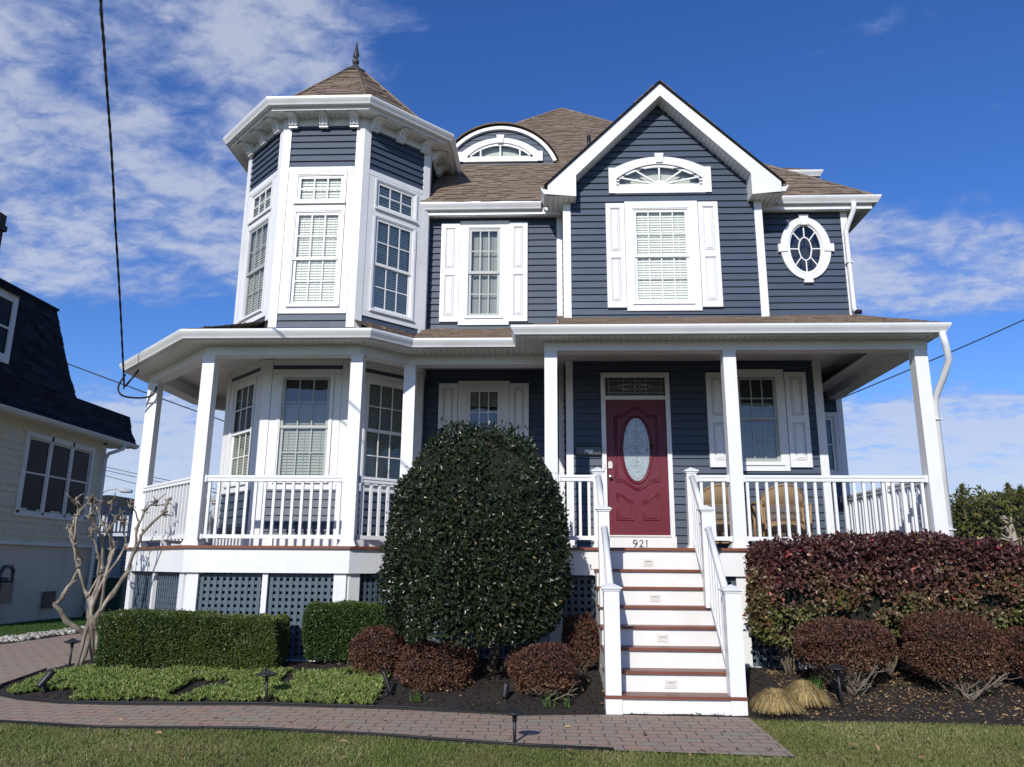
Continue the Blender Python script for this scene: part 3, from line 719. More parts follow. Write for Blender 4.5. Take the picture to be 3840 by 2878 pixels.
hp(m, 'gable_roof', 'roof_shingle')
m = M()
for s, xe in ((1, .02), (-1, 3.885)):   # dark drip edge under the shingles
    m.prism(Fr(0, YB-.045), [(xe, 7.425), (xe, 7.445), (1.95, 9.325), (1.95, 9.30)] if s > 0 else [(xe, 7.445), (xe, 7.425), (1.95, 9.30), (1.95, 9.325)], -.05, 0)
hp(m, 'drip_edge', 'dark_shingle')
gutter([(-.03, 11.93), (-.03, YB+.0)], 7.42); gutter([(3.935, YB), (3.935, 11.93)], 7.42)

# arched gable window ----------------------------------------------
def seg(u0, u1, zs, zt, n=24):
    """segmental arch points from right to left"""
    c = (u0+u1)/2; w = (u1-u0)/2; h = zt-zs; Rr = (w*w+h*h)/(2*h); a = math.asin(w/Rr); zc = zt-Rr
    return [(c+Rr*math.sin(a*(1-2*k/n)), zc+Rr*math.cos(a*(1-2*k/n))) for k in range(n+1)]
def arch_window(F, cas, casz, gl, glz, spokes, ear=.0, name='window', hubs=True, blind=None):
    m = M(); (u0, u1), (z0, zs, zt) = cas, casz; (a0, a1), (b0, bs, bt) = gl, glz
    o = .045
    so = seg(u0+ear, u1-ear, zs, zt); si = seg(a0-.03, a1+.03, bs+.0, bt+.03)
    m.ring(F, so, si, 0, o, closed=False)
    m.box(F, u0, a0-.03, 0, o-.004, z0, zs+.015); m.box(F, a1+.03, u1, 0, o-.004, z0, zs+.015)
    # ring runs right to left: reverse winding is harmless
    m.box(F, a0-.03, a1+.03, 0, o-.002, z0, b0-.03)
    c = (u0+u1)/2
    m.prism(F, [(c-.052, zt-.11), (c+.052, zt-.11), (c+.075, zt+.055), (c-.075, zt+.055)], 0, o+.025)
    for x0, x1 in ((u0, u0+.10), (u1-.10, u1)): m.box(F, x0, x1, 0, o+.008, z0, zs+.03)
    w = hp(m, name, 'white_trim')
    m = M(); gi = seg(a0, a1, bs, bt)
    g_o = seg(a0-.03, a1+.03, bs, bt+.03); g_i = seg(a0+.02, a1-.02, bs+.0, bt-.02)
    m.ring(F, g_o, g_i, -.01, .02, closed=False); m.box(F, a0-.03, a1+.03, -.01, .02, b0-.03, b0+.02); m.box(F, a0-.03, a0+.02, -.01, .02, b0, bs+.03); m.box(F, a1-.02, a1+.03, -.01, .02, b0, bs+.03)
    if hubs:
        m.prism(F, [(c-.10, b0+.02), (c+.10, b0+.02), (c+.09, b0+.06), (c+.05, b0+.085), (c-.05, b0+.085), (c-.09, b0+.06)], -.008, .018)
    for (x0, zz0, x1, zz1) in spokes:
        dx, dz = x1-x0, zz1-zz0; l = math.hypot(dx, dz); nx, nz = -dz/l*.013, dx/l*.013
        m.prism(F, [(x0-nx, zz0-nz), (x1-nx, zz1-nz), (x1+nx, zz1+nz), (x0+nx, zz0+nz)][::-1 if False else 1], -.006, .014)
    m.build('sash', 'sash_white', w)
    m = M(); m.face([F.p(x, 0, z) for x, z in ([(a0, b0), (a1, b0)] + gi)]); m.build('pane', 'window_glass', w)
    m = M(); m.face([F.p(x, -.15, z) for x, z in [(a0-.1, b0-.1), (a1+.1, b0-.1), (a1+.1, bt+.1), (a0-.1, bt+.1)]]); m.build('dark_backing', 'dark_interior', w)  # flat near-black sheet for the dark room behind the arch
    if blind:
        m = M(); m.face([F.p(x, -.10, z) for x, z in [(a0, b0), (a1, b0), (a1, bt), (a0, bt)]], .5); m.build('blind', blind, w)  # pale sheet whose tone stands in for grey cloud reflections in the glass
c = 1.934
arch_window(FG, (1.092, 2.775), (7.43, 7.86, 8.085), (1.25, 2.605), (7.58, 7.69, 7.925),
            [(c, 7.62, c, 7.91), (c-.05, 7.62, 1.55, 7.85), (c+.05, 7.62, 2.31, 7.85), (c-.08, 7.61, 1.27, 7.73), (c+.08, 7.61, 2.59, 7.73)], ear=.05, blind='blind_shade')


# oval window ------------------------------------------------------
def ell(cx, cz, rx, rz, n=48): return [(cx+rx*math.cos(2*PI*k/n), cz+rz*math.sin(2*PI*k/n)) for k in range(n)]
cx, cz = 4.36, 6.60
m = M(); m.ring(FO, ell(cx, cz, .41, .55), ell(cx, cz, .275, .435), 0, .05); m.ring(FO, ell(cx, cz, .30, .46), ell(cx, cz, .285, .445), .05, .058)
m.prism(FO, [(cx-.055, 7.01), (cx+.055, 7.01), (cx+.08, 7.195), (cx-.08, 7.195)], 0, .07); m.prism(FO, [(cx-.075, 5.99), (cx+.075, 5.99), (cx+.06, 6.14), (cx-.06, 6.14)], 0, .07)
m.prism(FO, [(cx-.455, 6.53), (cx-.30, 6.545), (cx-.30, 6.655), (cx-.455, 6.67)], 0, .07); m.prism(FO, [(cx+.30, 6.545), (cx+.455, 6.53), (cx+.455, 6.67), (cx+.30, 6.655)], 0, .07)
w = hp(m, 'oval_window', 'white_trim')
m = M(); m.ring(FO, ell(cx, cz, .275, .435), ell(cx, cz, .25, .41), -.01, .022); m.ring(FO, ell(cx, cz, .112, .212), ell(cx, cz, .094, .194), .0, .016)
for k in range(8):
    t = R(45*k); co, si = math.cos(t), math.sin(t)
    if k % 2: t2 = math.atan2(si*.8, co*1.0)
    p0 = (cx+.105*co, cz+.205*si); p1 = (cx+.255*co, cz+.415*si)
    dx, dz = p1[0]-p0[0], p1[1]-p0[1]; l = math.hypot(dx, dz); nx, nz = -dz/l*.009, dx/l*.009
    m.prism(FO, [(p0[0]+nx, p0[1]+nz), (p0[0]-nx, p0[1]-nz), (p1[0]-nx, p1[1]-nz), (p1[0]+nx, p1[1]+nz)], .0, .014)
m.build('sash', 'sash_white', w)
m = M(); m.face([FO.p(x, .003, z) for x, z in ell(cx, cz, .26, .42)]); m.build('pane', 'window_glass', w)
m = M(); m.face([FO.p(x, -.15, z) for x, z in rect(cx-.4, cx+.4, cz-.6, cz+.6)]); m.build('dark_backing', 'dark_interior', w)  # near-black sheet behind the oval, room darkness in its colour

# eyebrow dormer ---------------------------------------------------
FD = Fr(0, 13.5); dc = -.82; A = seg(dc-1.09, dc+1.09, 9.0, 9.74, 32)
m = M(); poly = [(dc-1.09, 8.9), (dc+1.09, 8.9)] + A
courses(m, FD.p(0, 0, 0), (1, 0, 0), (0, 0, 1), poly, .115, .013, [arch_top(-1.44, -.20, 9.05, 9.1, 9.38)]); hp(m, 'dormer_wall', 'siding')
m = M(); Ai = seg(dc-1.02, dc+1.02, 8.98, 9.675, 32); m.ring(FD, A, Ai, .0, .07, closed=False); hp(m, 'dormer_trim', 'white_trim')
m = M(); Ao = seg(dc-1.13, dc+1.13, 8.99, 9.79, 32)
for k in range(32):
    a, b = Ao[k], Ao[k+1]; y = 13.38
    while y < 15.0:
        y2 = y+.14; hh = .010
        m.face([(a[0], y, a[1]+hh), (a[0], y2, a[1]), (b[0], y2, b[1]), (b[0], y, b[1]+hh)], random.random()); m.face([(a[0], y, a[1]+hh), (b[0], y, b[1]+hh), (b[0], y, b[1]-.02), (a[0], y, a[1]-.02)], 0); y = y2
hp(m, 'dormer_roof', 'roof_shingle')
arch_window(FD, (-1.64, 0.0), (9.0, 9.18, 9.50), (-1.42, -.22), (9.10, 9.115, 9.37),
            [(-.82, 9.11, -.82, 9.36), (-1.20, 9.11, -1.20, 9.27), (-.44, 9.11, -.44, 9.27)], ear=.06, hubs=False, blind='blind_shade', name='dormer_window')

# downspouts -------------------------------------------------------
def dspout(pts, r=.042, outlet=None):
    m = M(); m.tube(pts, r, 8)
    for k in (1,):
        pass
    o = hp(m, 'downspout', 'gutter_white')
    if outlet:
        m = M(); m.tube(outlet, r*.92, 8); m.build('outlet', 'rubber_black', o)
dspout([(-2.15, 11.99, 7.32), (-2.15, 12.0, 7.2), (-2.11, 12.12, 7.02), (-2.09, 12.2, 6.9), (-2.085, 12.2, 5.28), (-2.07, 12.15, 5.20)], outlet=[(-2.07, 12.16, 5.21), (-2.04, 12.08, 5.17)])
dspout([(5.13, 11.95, 7.32), (5.13, 11.97, 7.2), (5.06, 12.08, 6.98), (5.025, 12.11, 6.88), (5.03, 12.11, 5.52), (5.04, 12.06, 5.45)], outlet=[(5.04, 12.07, 5.46), (5.07, 11.98, 5.42)])
dspout([(5.06, 9.62, 4.36), (5.10, 9.64, 4.2), (5.15, 9.70, 4.02), (5.13, 9.85, 3.82), (5.09, 10.0, 3.62), (5.085, 10.06, 3.5), (5.085, 10.06, .25)])
m = M(); [m.box(WD, 5.035, 5.135, 10.0, 10.13, z, z+.012) for z in (1.9, 3.3)]; m.box(Fr(-2.09, 12.2), -.05, .05, -.1, .05, 6.55, 6.57); m.box(Fr(-2.09, 12.2), -.05, .05, -.1, .05, 5.6, 5.62); m.box(Fr(5.025, 12.11), -.05, .05, -.1, .05, 6.3, 6.32)
hp(m, 'downspout_strap', 'gutter_white')

# front door -------------------------------------------------------
F = FG; m = M(); o = .045
m.box(F, .893, .96, 0, o, 1.86, 4.375); m.box(F, 1.885, 1.952, 0, o, 1.86, 4.375); m.box(F, .96, 1.885, 0, o, 4.30, 4.375); m.box(F, .96, 1.885, -.02, o-.012, 3.95, 4.01)
m.box(F, .893, 1.968, 0, o+.01, 1.655, 1.865); m.box(F, .96, 1.885, .0, o+.03, 1.865, 1.885)
dr = hp(m, 'door', 'white_trim')
def ogee(side):
    """cathedral outline of the big panel, u relative to the door centre"""
    return None
m = M(); m.box(F, .962, 1.883, -.06, -.012, 1.886, 3.948, .5, skip='')
slab = m.build('door_leaf', 'door_red', dr)
dcx = 1.4225; oz = 3.18
m = M(); v = -.010
def ogee_top(w, z0, zt, n=16):
    pts = []
    for k in range(n+1):
        t = -1+2*k/n; h = .5*(1+math.cos(PI*max(-1, min(1, t/.78)))) if abs(t) < .78 else 0
        pts.append((dcx+t*w, z0+(zt-z0)*h))
    return pts
for w, dz, rr in ((.325, 0, .013), (.295, -.028, .009)):
    top = ogee_top(w, 3.70+dz, 3.83+dz); bot = [(x, 2*oz-.0-z+0.03) for x, z in reversed(ogee_top(w, 3.70+dz, 3.83+dz))]
    lp = top + bot; lp.append(lp[0]); m.tube([F.p(x, v, z) for x, z in lp], rr, 6)
for rx, rz, rr in ((.235, .52, .016), (.215, .50, .012)): m.tube([F.p(x, v+.003, z) for x, z in ell(dcx, oz, rx, rz, 40)]+[F.p(dcx+rx, v+.003, oz), F.p(dcx+rx*math.cos(.15), v+.003, oz+rz*math.sin(.15))], rr, 6, cap=False)
for s in (-1, 1):
    x0, x1 = (1.105, 1.345) if s < 0 else (1.50, 1.74)
    for ins, rr in ((0, .012), (.032, .008)):
        hi, lo = 2.505-ins, 2.40-ins; a, b = x0+ins, x1-ins
        cv = [(a+(b-a)*t, (hi+(lo-hi)*(.5-.5*math.cos(PI*min(1, max(0, (t-.15)/.7)))))) for t in [i/10 for i in range(11)]]
        if s > 0: cv = [(a+b-x, z) for x, z in reversed(cv)]
        lp = cv + [(b, 2.11+ins), (a, 2.11+ins)]; lp.append(lp[0]); m.tube([F.p(x, v, z) for x, z in lp], rr, 6)
m.build('door_moulding', 'door_red', dr)
m = M(); m.face([F.p(x, -.006, z) for x, z in ell(dcx, oz, .2, .485, 48)]); m.build('oval_pane', 'leaded_glass', dr)
m = M(); v = -.001; E2 = ell(dcx, oz, .165, .445, 40)
def cam(pts, r=.0042): m.tube([F.p(x, v, z) for x, z in pts], r, 5)
cam(E2+[E2[0]])
for s in (-1, 1):
    def mir(pts): return [(dcx+s*x, oz+z) for x, z in pts]
    cam(mir([(0, .34), (.03, .30), (.035, .285), (0, .26)])); cam(mir([(0, .27), (.03, .285), (.065, .27), (.06, .245), (.02, .235), (0, .25)]))
    cam(mir([(.015, .23), (.03, .19), (.07, .15), (.105, .10), (.10, .05), (.06, .01), (.0, 0)])); cam(mir([(0, .19), (.03, .15), (.06, .11), (.055, .07), (0, .02)]))
    cam(mir([(0, .0), (.03, .06), (.07, .055), (.165, 0)])); cam(mir([(0, .0), (.03, -.06), (.07, -.055), (.165, 0)]))
    cam(mir([(0, -.02), (.06, -.06), (.10, -.10), (.105, -.14), (.07, -.20), (.03, -.24), (.015, -.26)])); cam(mir([(0, -.05), (.05, -.10), (.055, -.14), (.03, -.18), (0, -.21)]))
    cam(mir([(0, -.25), (.02, -.235), (.06, -.245), (.065, -.27), (.03, -.285), (0, -.27)])); cam(mir([(0, -.26), (.035, -.30), (.03, -.32), (0, -.36)]))
    for z in (.30, .14, 0, -.14, -.30): w_ = .165*math.sqrt(1-(z/.445)**2); w2 = .2*math.sqrt(1-(z/.485)**2); cam(mir([(w_, z), (w2, z)]))
cam([(dcx, oz+.485), (dcx, oz+.34)]); cam([(dcx, oz-.36), (dcx, oz-.485)]); cam([(dcx, oz-.22), (dcx, oz+.22)])
m.build('came', 'lead_came', dr)
m = M(); m.face([F.p(x, .006, z) for x, z in rect(.975, 1.87, 4.02, 4.29)]); m.build('transom_pane', 'transom_glass', dr)
m = M(); v = .010; r_ = .0035; tz = 4.155
for z in (4.06, 4.25): cam([(.975, z), (1.87, z)], r_)
for x in (1.02, 1.25, 1.4225, 1.595, 1.825): cam([(x, 4.02), (x, 4.29)], r_)
for s in (-1, 1):
    c0 = dcx+s*.09
    for k in (0, 1, 2):
        ox = s*.05*k
        cam([(c0+ox+.085*math.cos(t)*1.0, tz+(.05-.010*k)*math.sin(t)) for t in [2*PI*i/16 for i in range(17)]], r_)
cam([(.99, tz), (1.16, tz)], r_); cam([(1.69, tz), (1.86, tz)], r_)
m.build('transom_came', 'lead_came', dr)
m = M(); m.prism(F, [(.985, 2.885), (1.045, 2.885), (1.05, 2.93), (1.045, 2.98), (1.015, 3.0), (.985, 2.98)], -.012, .012); m.build('keypad_lock', 'light_cover', dr)
m = M(); pts = [(-.012, .026), (0, .026), (.008, .012), (.03, .012), (.04, .026), (.052, .028), (.06, .02), (.064, .004)]
o3 = F.p(1.014, 0, 2.755); n = 16; base = 0
for (d0, r0), (d1, r1) in zip(pts, pts[1:]):
    for k in range(n):
        t0, t1 = 2*PI*k/n, 2*PI*(k+1)/n
        m.face([(o3[0]+r0*math.cos(t0), o3[1]-d0, o3[2]+r0*math.sin(t0)), (o3[0]+r0*math.cos(t1), o3[1]-d0, o3[2]+r0*math.sin(t1)), (o3[0]+r1*math.cos(t1), o3[1]-d1, o3[2]+r1*math.sin(t1)), (o3[0]+r1*math.cos(t0), o3[1]-d1, o3[2]+r1*math.sin(t0))], .5, smooth=True)
m.build('door_knob', 'steel', dr)
m = M(); m.box(F, .918, .936, o, o+.015, 2.87, 2.945); m.build('doorbell', 'light_cover', dr)
# house number 921
def stroke(m, F, pts, ws, v, z0, u0, s):
    P = [Vector((p[0]*s+u0, p[1]*s+z0)) for p in pts]; L = []; Rr = []
    for i, p in enumerate(P):
        d = (P[min(i+1, len(P)-1)]-P[max(i-1, 0)]).normalized(); nn = Vector((-d.y, d.x))*ws[i]*s*.5; L.append(p+nn); Rr.append(p-nn)
    for i in range(len(P)-1): m.prism(F, [tuple(Rr[i]), tuple(Rr[i+1]), tuple(L[i+1]), tuple(L[i])], v, v+.005, .5)
def arc(cx, cy, rx, ry, a0, a1, n=12): return [(cx+rx*math.cos(R(a0+(a1-a0)*k/n)), cy+ry*math.sin(R(a0+(a1-a0)*k/n))) for k in range(n+1)]
num = M(); s = .105; zb = 1.713; v = .056
p9 = arc(.30, .70, .24, .27, 20, 380, 16); stroke(num, F, p9, [.10+.06*abs(math.sin(k/16*PI)) for k in range(17)], v, zb, 1.322, s)
p = [(.55, .80), (.56, .60), (.50, .35), (.36, .12), (.14, .0)]; stroke(num, F, p, [.10, .14, .14, .12, .07], v, zb, 1.322, s)
p = [(.06, .72), (.14, .92), (.34, .98), (.50, .86), (.50, .66), (.36, .40), (.16, .18), (.02, .04)]; stroke(num, F, p, [.07, .10, .11, .14, .14, .12, .1, .09], v, zb, 1.412, s)
p = [(.02, .05), (.25, .10), (.45, .03), (.62, .12)]; stroke(num, F, p, [.12, .13, .13, .05], v+.0005, zb, 1.412, s)
p = [(.02, .80), (.16, .90), (.24, 1.0)]; stroke(num, F, p, [.04, .07, .10], v, zb, 1.502, s)
p = [(.22, 1.0), (.22, .5), (.20, .06), (.12, -.06)]; stroke(num, F, p, [.12, .13, .11, .04], v+.0005, zb, 1.502, s)
num.build('house_number', 'black_metal', dr)

# porch ------------------------------------------------------------
DZ = 1.66
CP = [(-4.6, 15.3), (-6.17, 13.73), (-6.17, 11.77), (-4.6, 10.19), (-2.54, 10.19), (-1.975, 10.755), (.1, 10.755), (.1, 10.055), (4.945, 10.055), (4.945, 13.2)]
GP = [(-4.82, 15.83), (-6.63, 14.02), (-6.63, 11.46), (-4.82, 9.65), (-2.26, 9.65), (-1.78, 10.13), (-.42, 10.13), (-.42, 9.55), (5.16, 9.55), (5.16, 14.5)]
gutter(GP, 4.468); fascia(GP, 4.35, 4.415, -.13, -.117); fascia(GP, 4.345, 4.40, -.17, -.12)
soffit(GP, 4.365, -.13, -.60)
m = M(); m.sweep(CP, [(-.11, 4.23), (.09, 4.23), (.09, 4.576), (-.11, 4.576)]); hp(m, 'porch_beam', 'white_trim')
m = M()
def ceil(pts, z): m.face([(x, y, z) for x, y in pts], .5, [(y, x, 0) for x, y in pts])
ceil([(-6.2, 11.7), (-6.2, 13.8), (-4.6, 15.4), (-4.2, 15.4), (-1.93, 12.5), (-1.93, 10.7), (-2.5, 10.15), (-4.6, 10.15)], 4.45)
ceil([(-1.93, 10.7), (-1.93, 12.5), (4.98, 12.5), (4.98, 10.0), (.05, 10.0), (.05, 10.7)], 4.57); ceil([(4.2, 12.5), (4.2, 14.5), (4.98, 14.5), (4.98, 12.5)], 4.57)
hp(m, 'porch_ceiling', 'soffit')
m = M(); m.face([(-1.93, 10.7, 4.44), (-1.93, 12.5, 4.44), (-1.93, 12.5, 4.58), (-1.93, 10.7, 4.58)]); m.lathe((-5.0, 11.6, 4.437), [(.07, 0), (.07, .012)], 16)
hp(m, 'ceiling_light', 'white_vinyl')
# porch roof
m = M(); r1, r0 = TR+.0, 3.06; z0 = 4.455; z1 = 5.07
def ov(r, k): a = R(-67.5+45*k); rr = r/math.cos(PI/8); return (TC[0]+rr*math.sin(a), TC[1]-rr*math.cos(a))
for k in (-2, -1, 0):
    a, b = ov(r0, k), ov(r0, k+1); c_, d = ov(r1, k+1), ov(r1, k); roof_face(m, [(*a, z0), (*b, z0), (*c_, z1), (*d, z1)])
roof_face(m, [(-2.27, 9.68, z0), (-1.80, 10.15, z0), (-1.95, 12.1, z1), (-2.89, 11.17, z1)])
roof_face(m, [(-1.80, 10.16, z0), (-.42, 10.16, z0), (.36, 10.9, z0+.28), (.36, 12.32, 5.26), (-2.0, 12.32, 5.26)])
roof_face(m, [(-.40, 9.58, z0), (5.14, 9.58, z0), (5.08, 12.22, 5.44), (.22, 12.22, 5.44), (.22, 10.2, z0+.23)])
roof_face(m, [(5.14, 9.58, z0), (5.14, 14.5, z0), (5.06, 14.5, 5.3), (5.08, 12.22, 5.44)])
roof_face(m, [(-.40, 10.6, z0), (-.40, 9.58, z0), (.22, 10.2, z0+.23), (.22, 11.0, z0+.23)])
hp(m, 'porch_roof', 'roof_shingle')
# deck, fascia, skirt
m = M(); m.sweep(CP, [(-.6, DZ-.035), (.165, DZ-.035), (.165, DZ), (-.6, DZ)])
m.face([(x, y, DZ-.005) for x, y in ((-6.1, 11.8), (-4.6, 10.3), (-2.5, 10.3), (-1.9, 10.9), (.2, 10.9), (.2, 10.2), (4.8, 10.2), (4.8, 13.2), (4.8, 14), (-4.2, 14), (-6.1, 14))], .4)
hp(m, 'porch_deck', 'mahogany')
fascia(CP, 1.32, DZ-.036, .06, .125, name='deck_fascia', mat='white_trim')
m = M()   # skirt posts and bottom rail
def spost(x, y, w=.14, z0=.12): m.box(WD, x-w/2, x+w/2, y, y+.06, z0, 1.32)
SK = offset(CP, .07)
m.sweep(CP, [(.0, .18), (.075, .18), (.075, .26), (0, .26)])
for i, (x, y) in enumerate(CP[1:8]+[CP[8]]):
    pass
def along(i, t, o=.085): 
    a, b = offset(CP, o)[i], offset(CP, o)[i+1]; return (a[0]+(b[0]-a[0])*t, a[1]+(b[1]-a[1])*t)
def bd(i, s0, s1, z0=.14, z1=1.32):
    """board on the skirt of segment i between distances s0,s1"""
    a, b = offset(CP, .03)[i], offset(CP, .03)[i+1]; L = math.hypot(b[0]-a[0], b[1]-a[1]); ang = math.degrees(math.atan2(b[1]-a[1], b[0]-a[0]))
    F = Fr(a[0], a[1], ang); s0 = L+s0 if s0 < 0 else s0; s1 = L+s1 if s1 <= 0 else s1
    m.box(F, s0, s1, 0, .05, z0, z1)
    return F, L
for i, cuts in ((0, ()), (1, ()), (2, (1.07,)), (3, (1.0,)), (4, ()), (5, (1.0,)), (7, (2.31, 3.6)), (8, (1.5,))):
    bd(i, 0, .16); bd(i, -.16, 0)
    for c_ in cuts: bd(i, c_, c_+(.14 if i == 7 else .07))
sk = hp(m, 'skirt_frame', 'white_trim')
def lattice(i, name='lattice'):
    a, b = offset(CP, .015)[i], offset(CP, .015)[i+1]; L = math.hypot(b[0]-a[0], b[1]-a[1]); ang = math.degrees(math.atan2(b[1]-a[1], b[0]-a[0])); F = Fr(a[0], a[1], ang)
    mm = M(); p = .083; w = .045; u = .0
    while u < L: mm.box(F, u, min(L, u+w), .006, .014, .2, 1.34, skip='tb'); u += p
    z = .26
    while z < 1.34: mm.box(F, 0, L, -.003, .005, z, z+w, skip='lr'); z += p
    hp(mm, name, 'lattice_blue')
for i in (1, 2, 3, 4, 5, 6, 7, 8): lattice(i)
m = M(); inn = offset(CP, -1.1)
m.sweep(CP[1:], [(-.9, .1), (-.88, .1), (-.88, 1.6), (-.9, 1.6)], rnd=.5); hp(m, 'crawl_space_wall', 'dark_interior')
# columns
def column(x, y, z0=DZ, z1=4.24):
    m = M(); w = .0835; m.box(WD, x-w, x+w, y-w, y+w, z0, z1)
    prof = [(0, 0), (.03, 0), (.03, .02), (.022, .03), (.012, .055), (.0, .075)]
    sqp = [(x-w, y-w), (x+w, y-w), (x+w, y+w), (x-w, y+w)]
    m.sweep(sqp, [(o+.0005, z0+h) for o, h in prof], closed=True)
    return hp(m, 'porch_column', 'white_trim')
for x, y in ((-6.17, 13.73), (-6.17, 11.77), (-4.6, 10.19), (-2.54, 10.19), (-1.91, 10.755), (.10, 10.055), (2.46, 10.055), (4.945, 10.055)): column(x, y)
# railings
BAL = M(); BAL.box(WD, -.0175, .0175, -.0175, .0175, 0, .72, .5); bmesh_ = None
def railing(a, b, cut0=.09, cut1=.09, zb=1.755, zt=2.575, zslope=None, name='railing', foot=True, pitch=.124):
    """level guard between two points (x,y)"""
    L = math.hypot(b[0]-a[0], b[1]-a[1]); ang = math.degrees(math.atan2(b[1]-a[1], b[0]-a[0])); F = Fr(a[0], a[1], ang)
    m = M(); u0, u1 = cut0, L-cut1
    for q in ((-.035, .035, zt-.075, zt-.03), (-.045, .045, zt-.03, zt-.004), (-.03, .03, zt-.004, zt+.004), (-.03, .03, zb, zb+.05)): m.box(F, u0, u1, *q)
    for u in (u0, u1-.03): m.box(F, u, u+.03, -.05, .05, zt-.085, zt+.008); m.box(F, u, u+.03, -.04, .04, zb-.01, zb+.055)
    if foot and L > 1.0: m.box(F, L/2-.03, L/2+.03, -.03, .03, DZ, zb)
    r = hp(m, name, 'white_vinyl')
    n = max(1, round((u1-u0)/pitch)); st = (u1-u0)/n; me = None
    h = zt-.075-zb-.05
    for k in range(n):
        u = u0+st*(k+.5); x, y, _ = F.p(u, 0, 0)
        if me is None:
            mm = M(); mm.box(F, u-.0175, u+.0175, -.0175, .0175, zb+.05, zt-.075, .5); ob = mm.build('baluster', 'white_vinyl', r); me = ob.data; u_0 = u
        else:
            ob = bpy.data.objects.new('baluster', me); COL.objects.link(ob); ob.parent = r; ob.location = ((u-u_0)*F.ux, (u-u_0)*F.uy, 0)
    return r
railing((-4.6, 15.3), (-6.17, 13.73)); railing((-6.17, 13.73), (-6.17, 11.77)); railing((-6.17, 11.77), (-4.6, 10.19)); railing((-4.6, 10.19), (-2.54, 10.19)); railing((-2.54, 10.19), (-1.91, 10.755), .1, .1)
railing((-1.91, 10.755), (.10, 10.755), .1, .02); railing((.10, 10.055), (.70, 10.055), .085, .06); railing((1.89, 10.055), (2.46, 10.055), .06, .085); railing((2.46, 10.055), (4.945, 10.055), .085, .085)
railing((4.945, 10.055), (4.945, 11.35), .085, .06); railing((4.945, 11.35), (4.945, 13.1), .06, .0)
def newel(x, y, z0, z1, w=.062):
    m = M(); m.box(WD, x-w, x+w, y-w, y+w, z0, z1-.045)
    sqp = [(x-w, y-w), (x+w, y-w), (x+w, y+w), (x-w, y+w)]
    m.sweep(sqp, [(.0005, z0), (.02, z0), (.018, z0+.02), (.0005, z0+.04)], closed=True) if z0 > 1.5 else None
    p = hp(m, 'newel_post', 'white_vinyl')
    m = M(); c = w+.028; m.box(WD, x-c, x+c, y-c, y+c, z1-.04, z1-.025); m.box(WD, x-w-.012, x+w+.012, y-w-.012, y+w+.012, z1-.06, z1-.04)
    top = (x, y, z1+.022); cs = [(x-c, y-c, z1-.025), (x+c, y-c, z1-.025), (x+c, y+c, z1-.025), (x-c, y+c, z1-.025)]
    for k in range(4): m.face([cs[k], cs[(k+1) % 4], top], .5)
    m.build('post_cap', 'white_vinyl', p)
newel(4.945, 11.35, DZ, 2.72, .06)
XL, XR = .70, 1.89
for x in (XL, XR): newel(x, 10.03, DZ, 2.66); newel(x, 9.20, .98, 2.115)
newel(.692, 8.30, .176, 1.245, .078); newel(1.92, 8.30, .176, 1.235, .078)

# stairs -----------------------------------------------------------
RN = .242; st = M(); X0, X1 = .64, 1.96
for k in range(1, 9):
    z1 = .203*k-.05; yf = 8.20+RN*(k-1)+.035
    st.box(WD, X0, X1, yf, yf+RN+.02 if k < 8 else yf+.03, z1-.203 if k > 1 else -.12, z1-(.0 if k < 8 else .03), .5)
    if 1 < k < 8: st.box(WD, X0, X1, yf+RN+.02, 9.95, z1-.203, z1-.02, .5, skip='n')
st.box(WD, .612, .775, 8.215, 8.40, -.12, .148, .4); st.box(WD, 1.842, 2.0, 8.215, 8.40, -.12, .148, .6)
stairs = hp(st, 'stairs', 'white_step')
for k in range(1, 8):
    z1 = .203*k-.05; yf = 8.20+RN*(k-1); m = M(); e = .03 if k > 1 else .0
    m.box(WD, X0-.02 if k > 1 else .605, X1+.02 if k > 1 else 2.005, yf, yf+RN+.06, z1, z1+.028); m.build('tread', 'mahogany', stairs)
for k in (2, 4, 6, 8):
    z = .203*k-.05-.095; yf = 8.20+RN*(k-1)+.035; m = M(); F = Fr(1.298, yf)
    m.box(F, -.062, .062, 0, .008, z-.042, z+.042); m.box(F, -.036, .036, .008, .011, z-.02, z+.022); m.prism(F, [(-.034, z+.016), (.034, z+.016), (.03, z+.026), (-.03, z+.026)], .011, .024)
    lt = m.build('step_light', 'light_cover', stairs)
# stair guards: raking rails with balusters
def rake(x, ya, za, yb, zb_, drop, name='stair_railing'):
    """top rail from (ya,za) up to (yb,zb_), bottom rail parallel, 'drop' lower"""
    m = M(); dy, dz = yb-ya, zb_-za; L = math.hypot(dy, dz); ty, tz = dy/L, dz/L
    def bar(o, hw, hh):
        P = []
        for (y, z) in ((ya, za-o), (yb, zb_-o)):
            for sx, sz in ((-hw, -hh), (hw, -hh), (hw, hh), (-hw, hh)): P.append((x+sx, y, z+sz/ty))
        for k in range(4): k2 = (k+1) % 4; m.face([P[k], P[k2], P[4+k2], P[4+k]], .5)
        m.face([P[3], P[2], P[1], P[0]]); m.face(P[4:])
    m.tube([(x, ya, za+.005), (x, yb, zb_+.005)], .036, 10); bar(.02, .024, .03); bar(drop, .024, .025)
    m.lathe((x, yb, zb_-.03), [(.04, 0), (.045, .02), (.04, .05), (.02, .062)], 12)
    r = hp(m, name, 'white_vinyl')
    n = int(round(dy/.122)); me = None
    for k in range(n):
        y = ya+dy*(k+.5)/n; z = za+dz*(k+.5)/n
        if me is None:
            mm = M(); mm.box(WD, x-.0165, x+.0165, y-.0165, y+.0165, z-drop, z-.01, .5); ob = mm.build('baluster', 'white_vinyl', r); me = ob.data; yz0 = (y, z)
        else:
            ob = bpy.data.objects.new('baluster', me); COL.objects.link(ob); ob.parent = r; ob.location = (0, y-yz0[0], z-yz0[1])
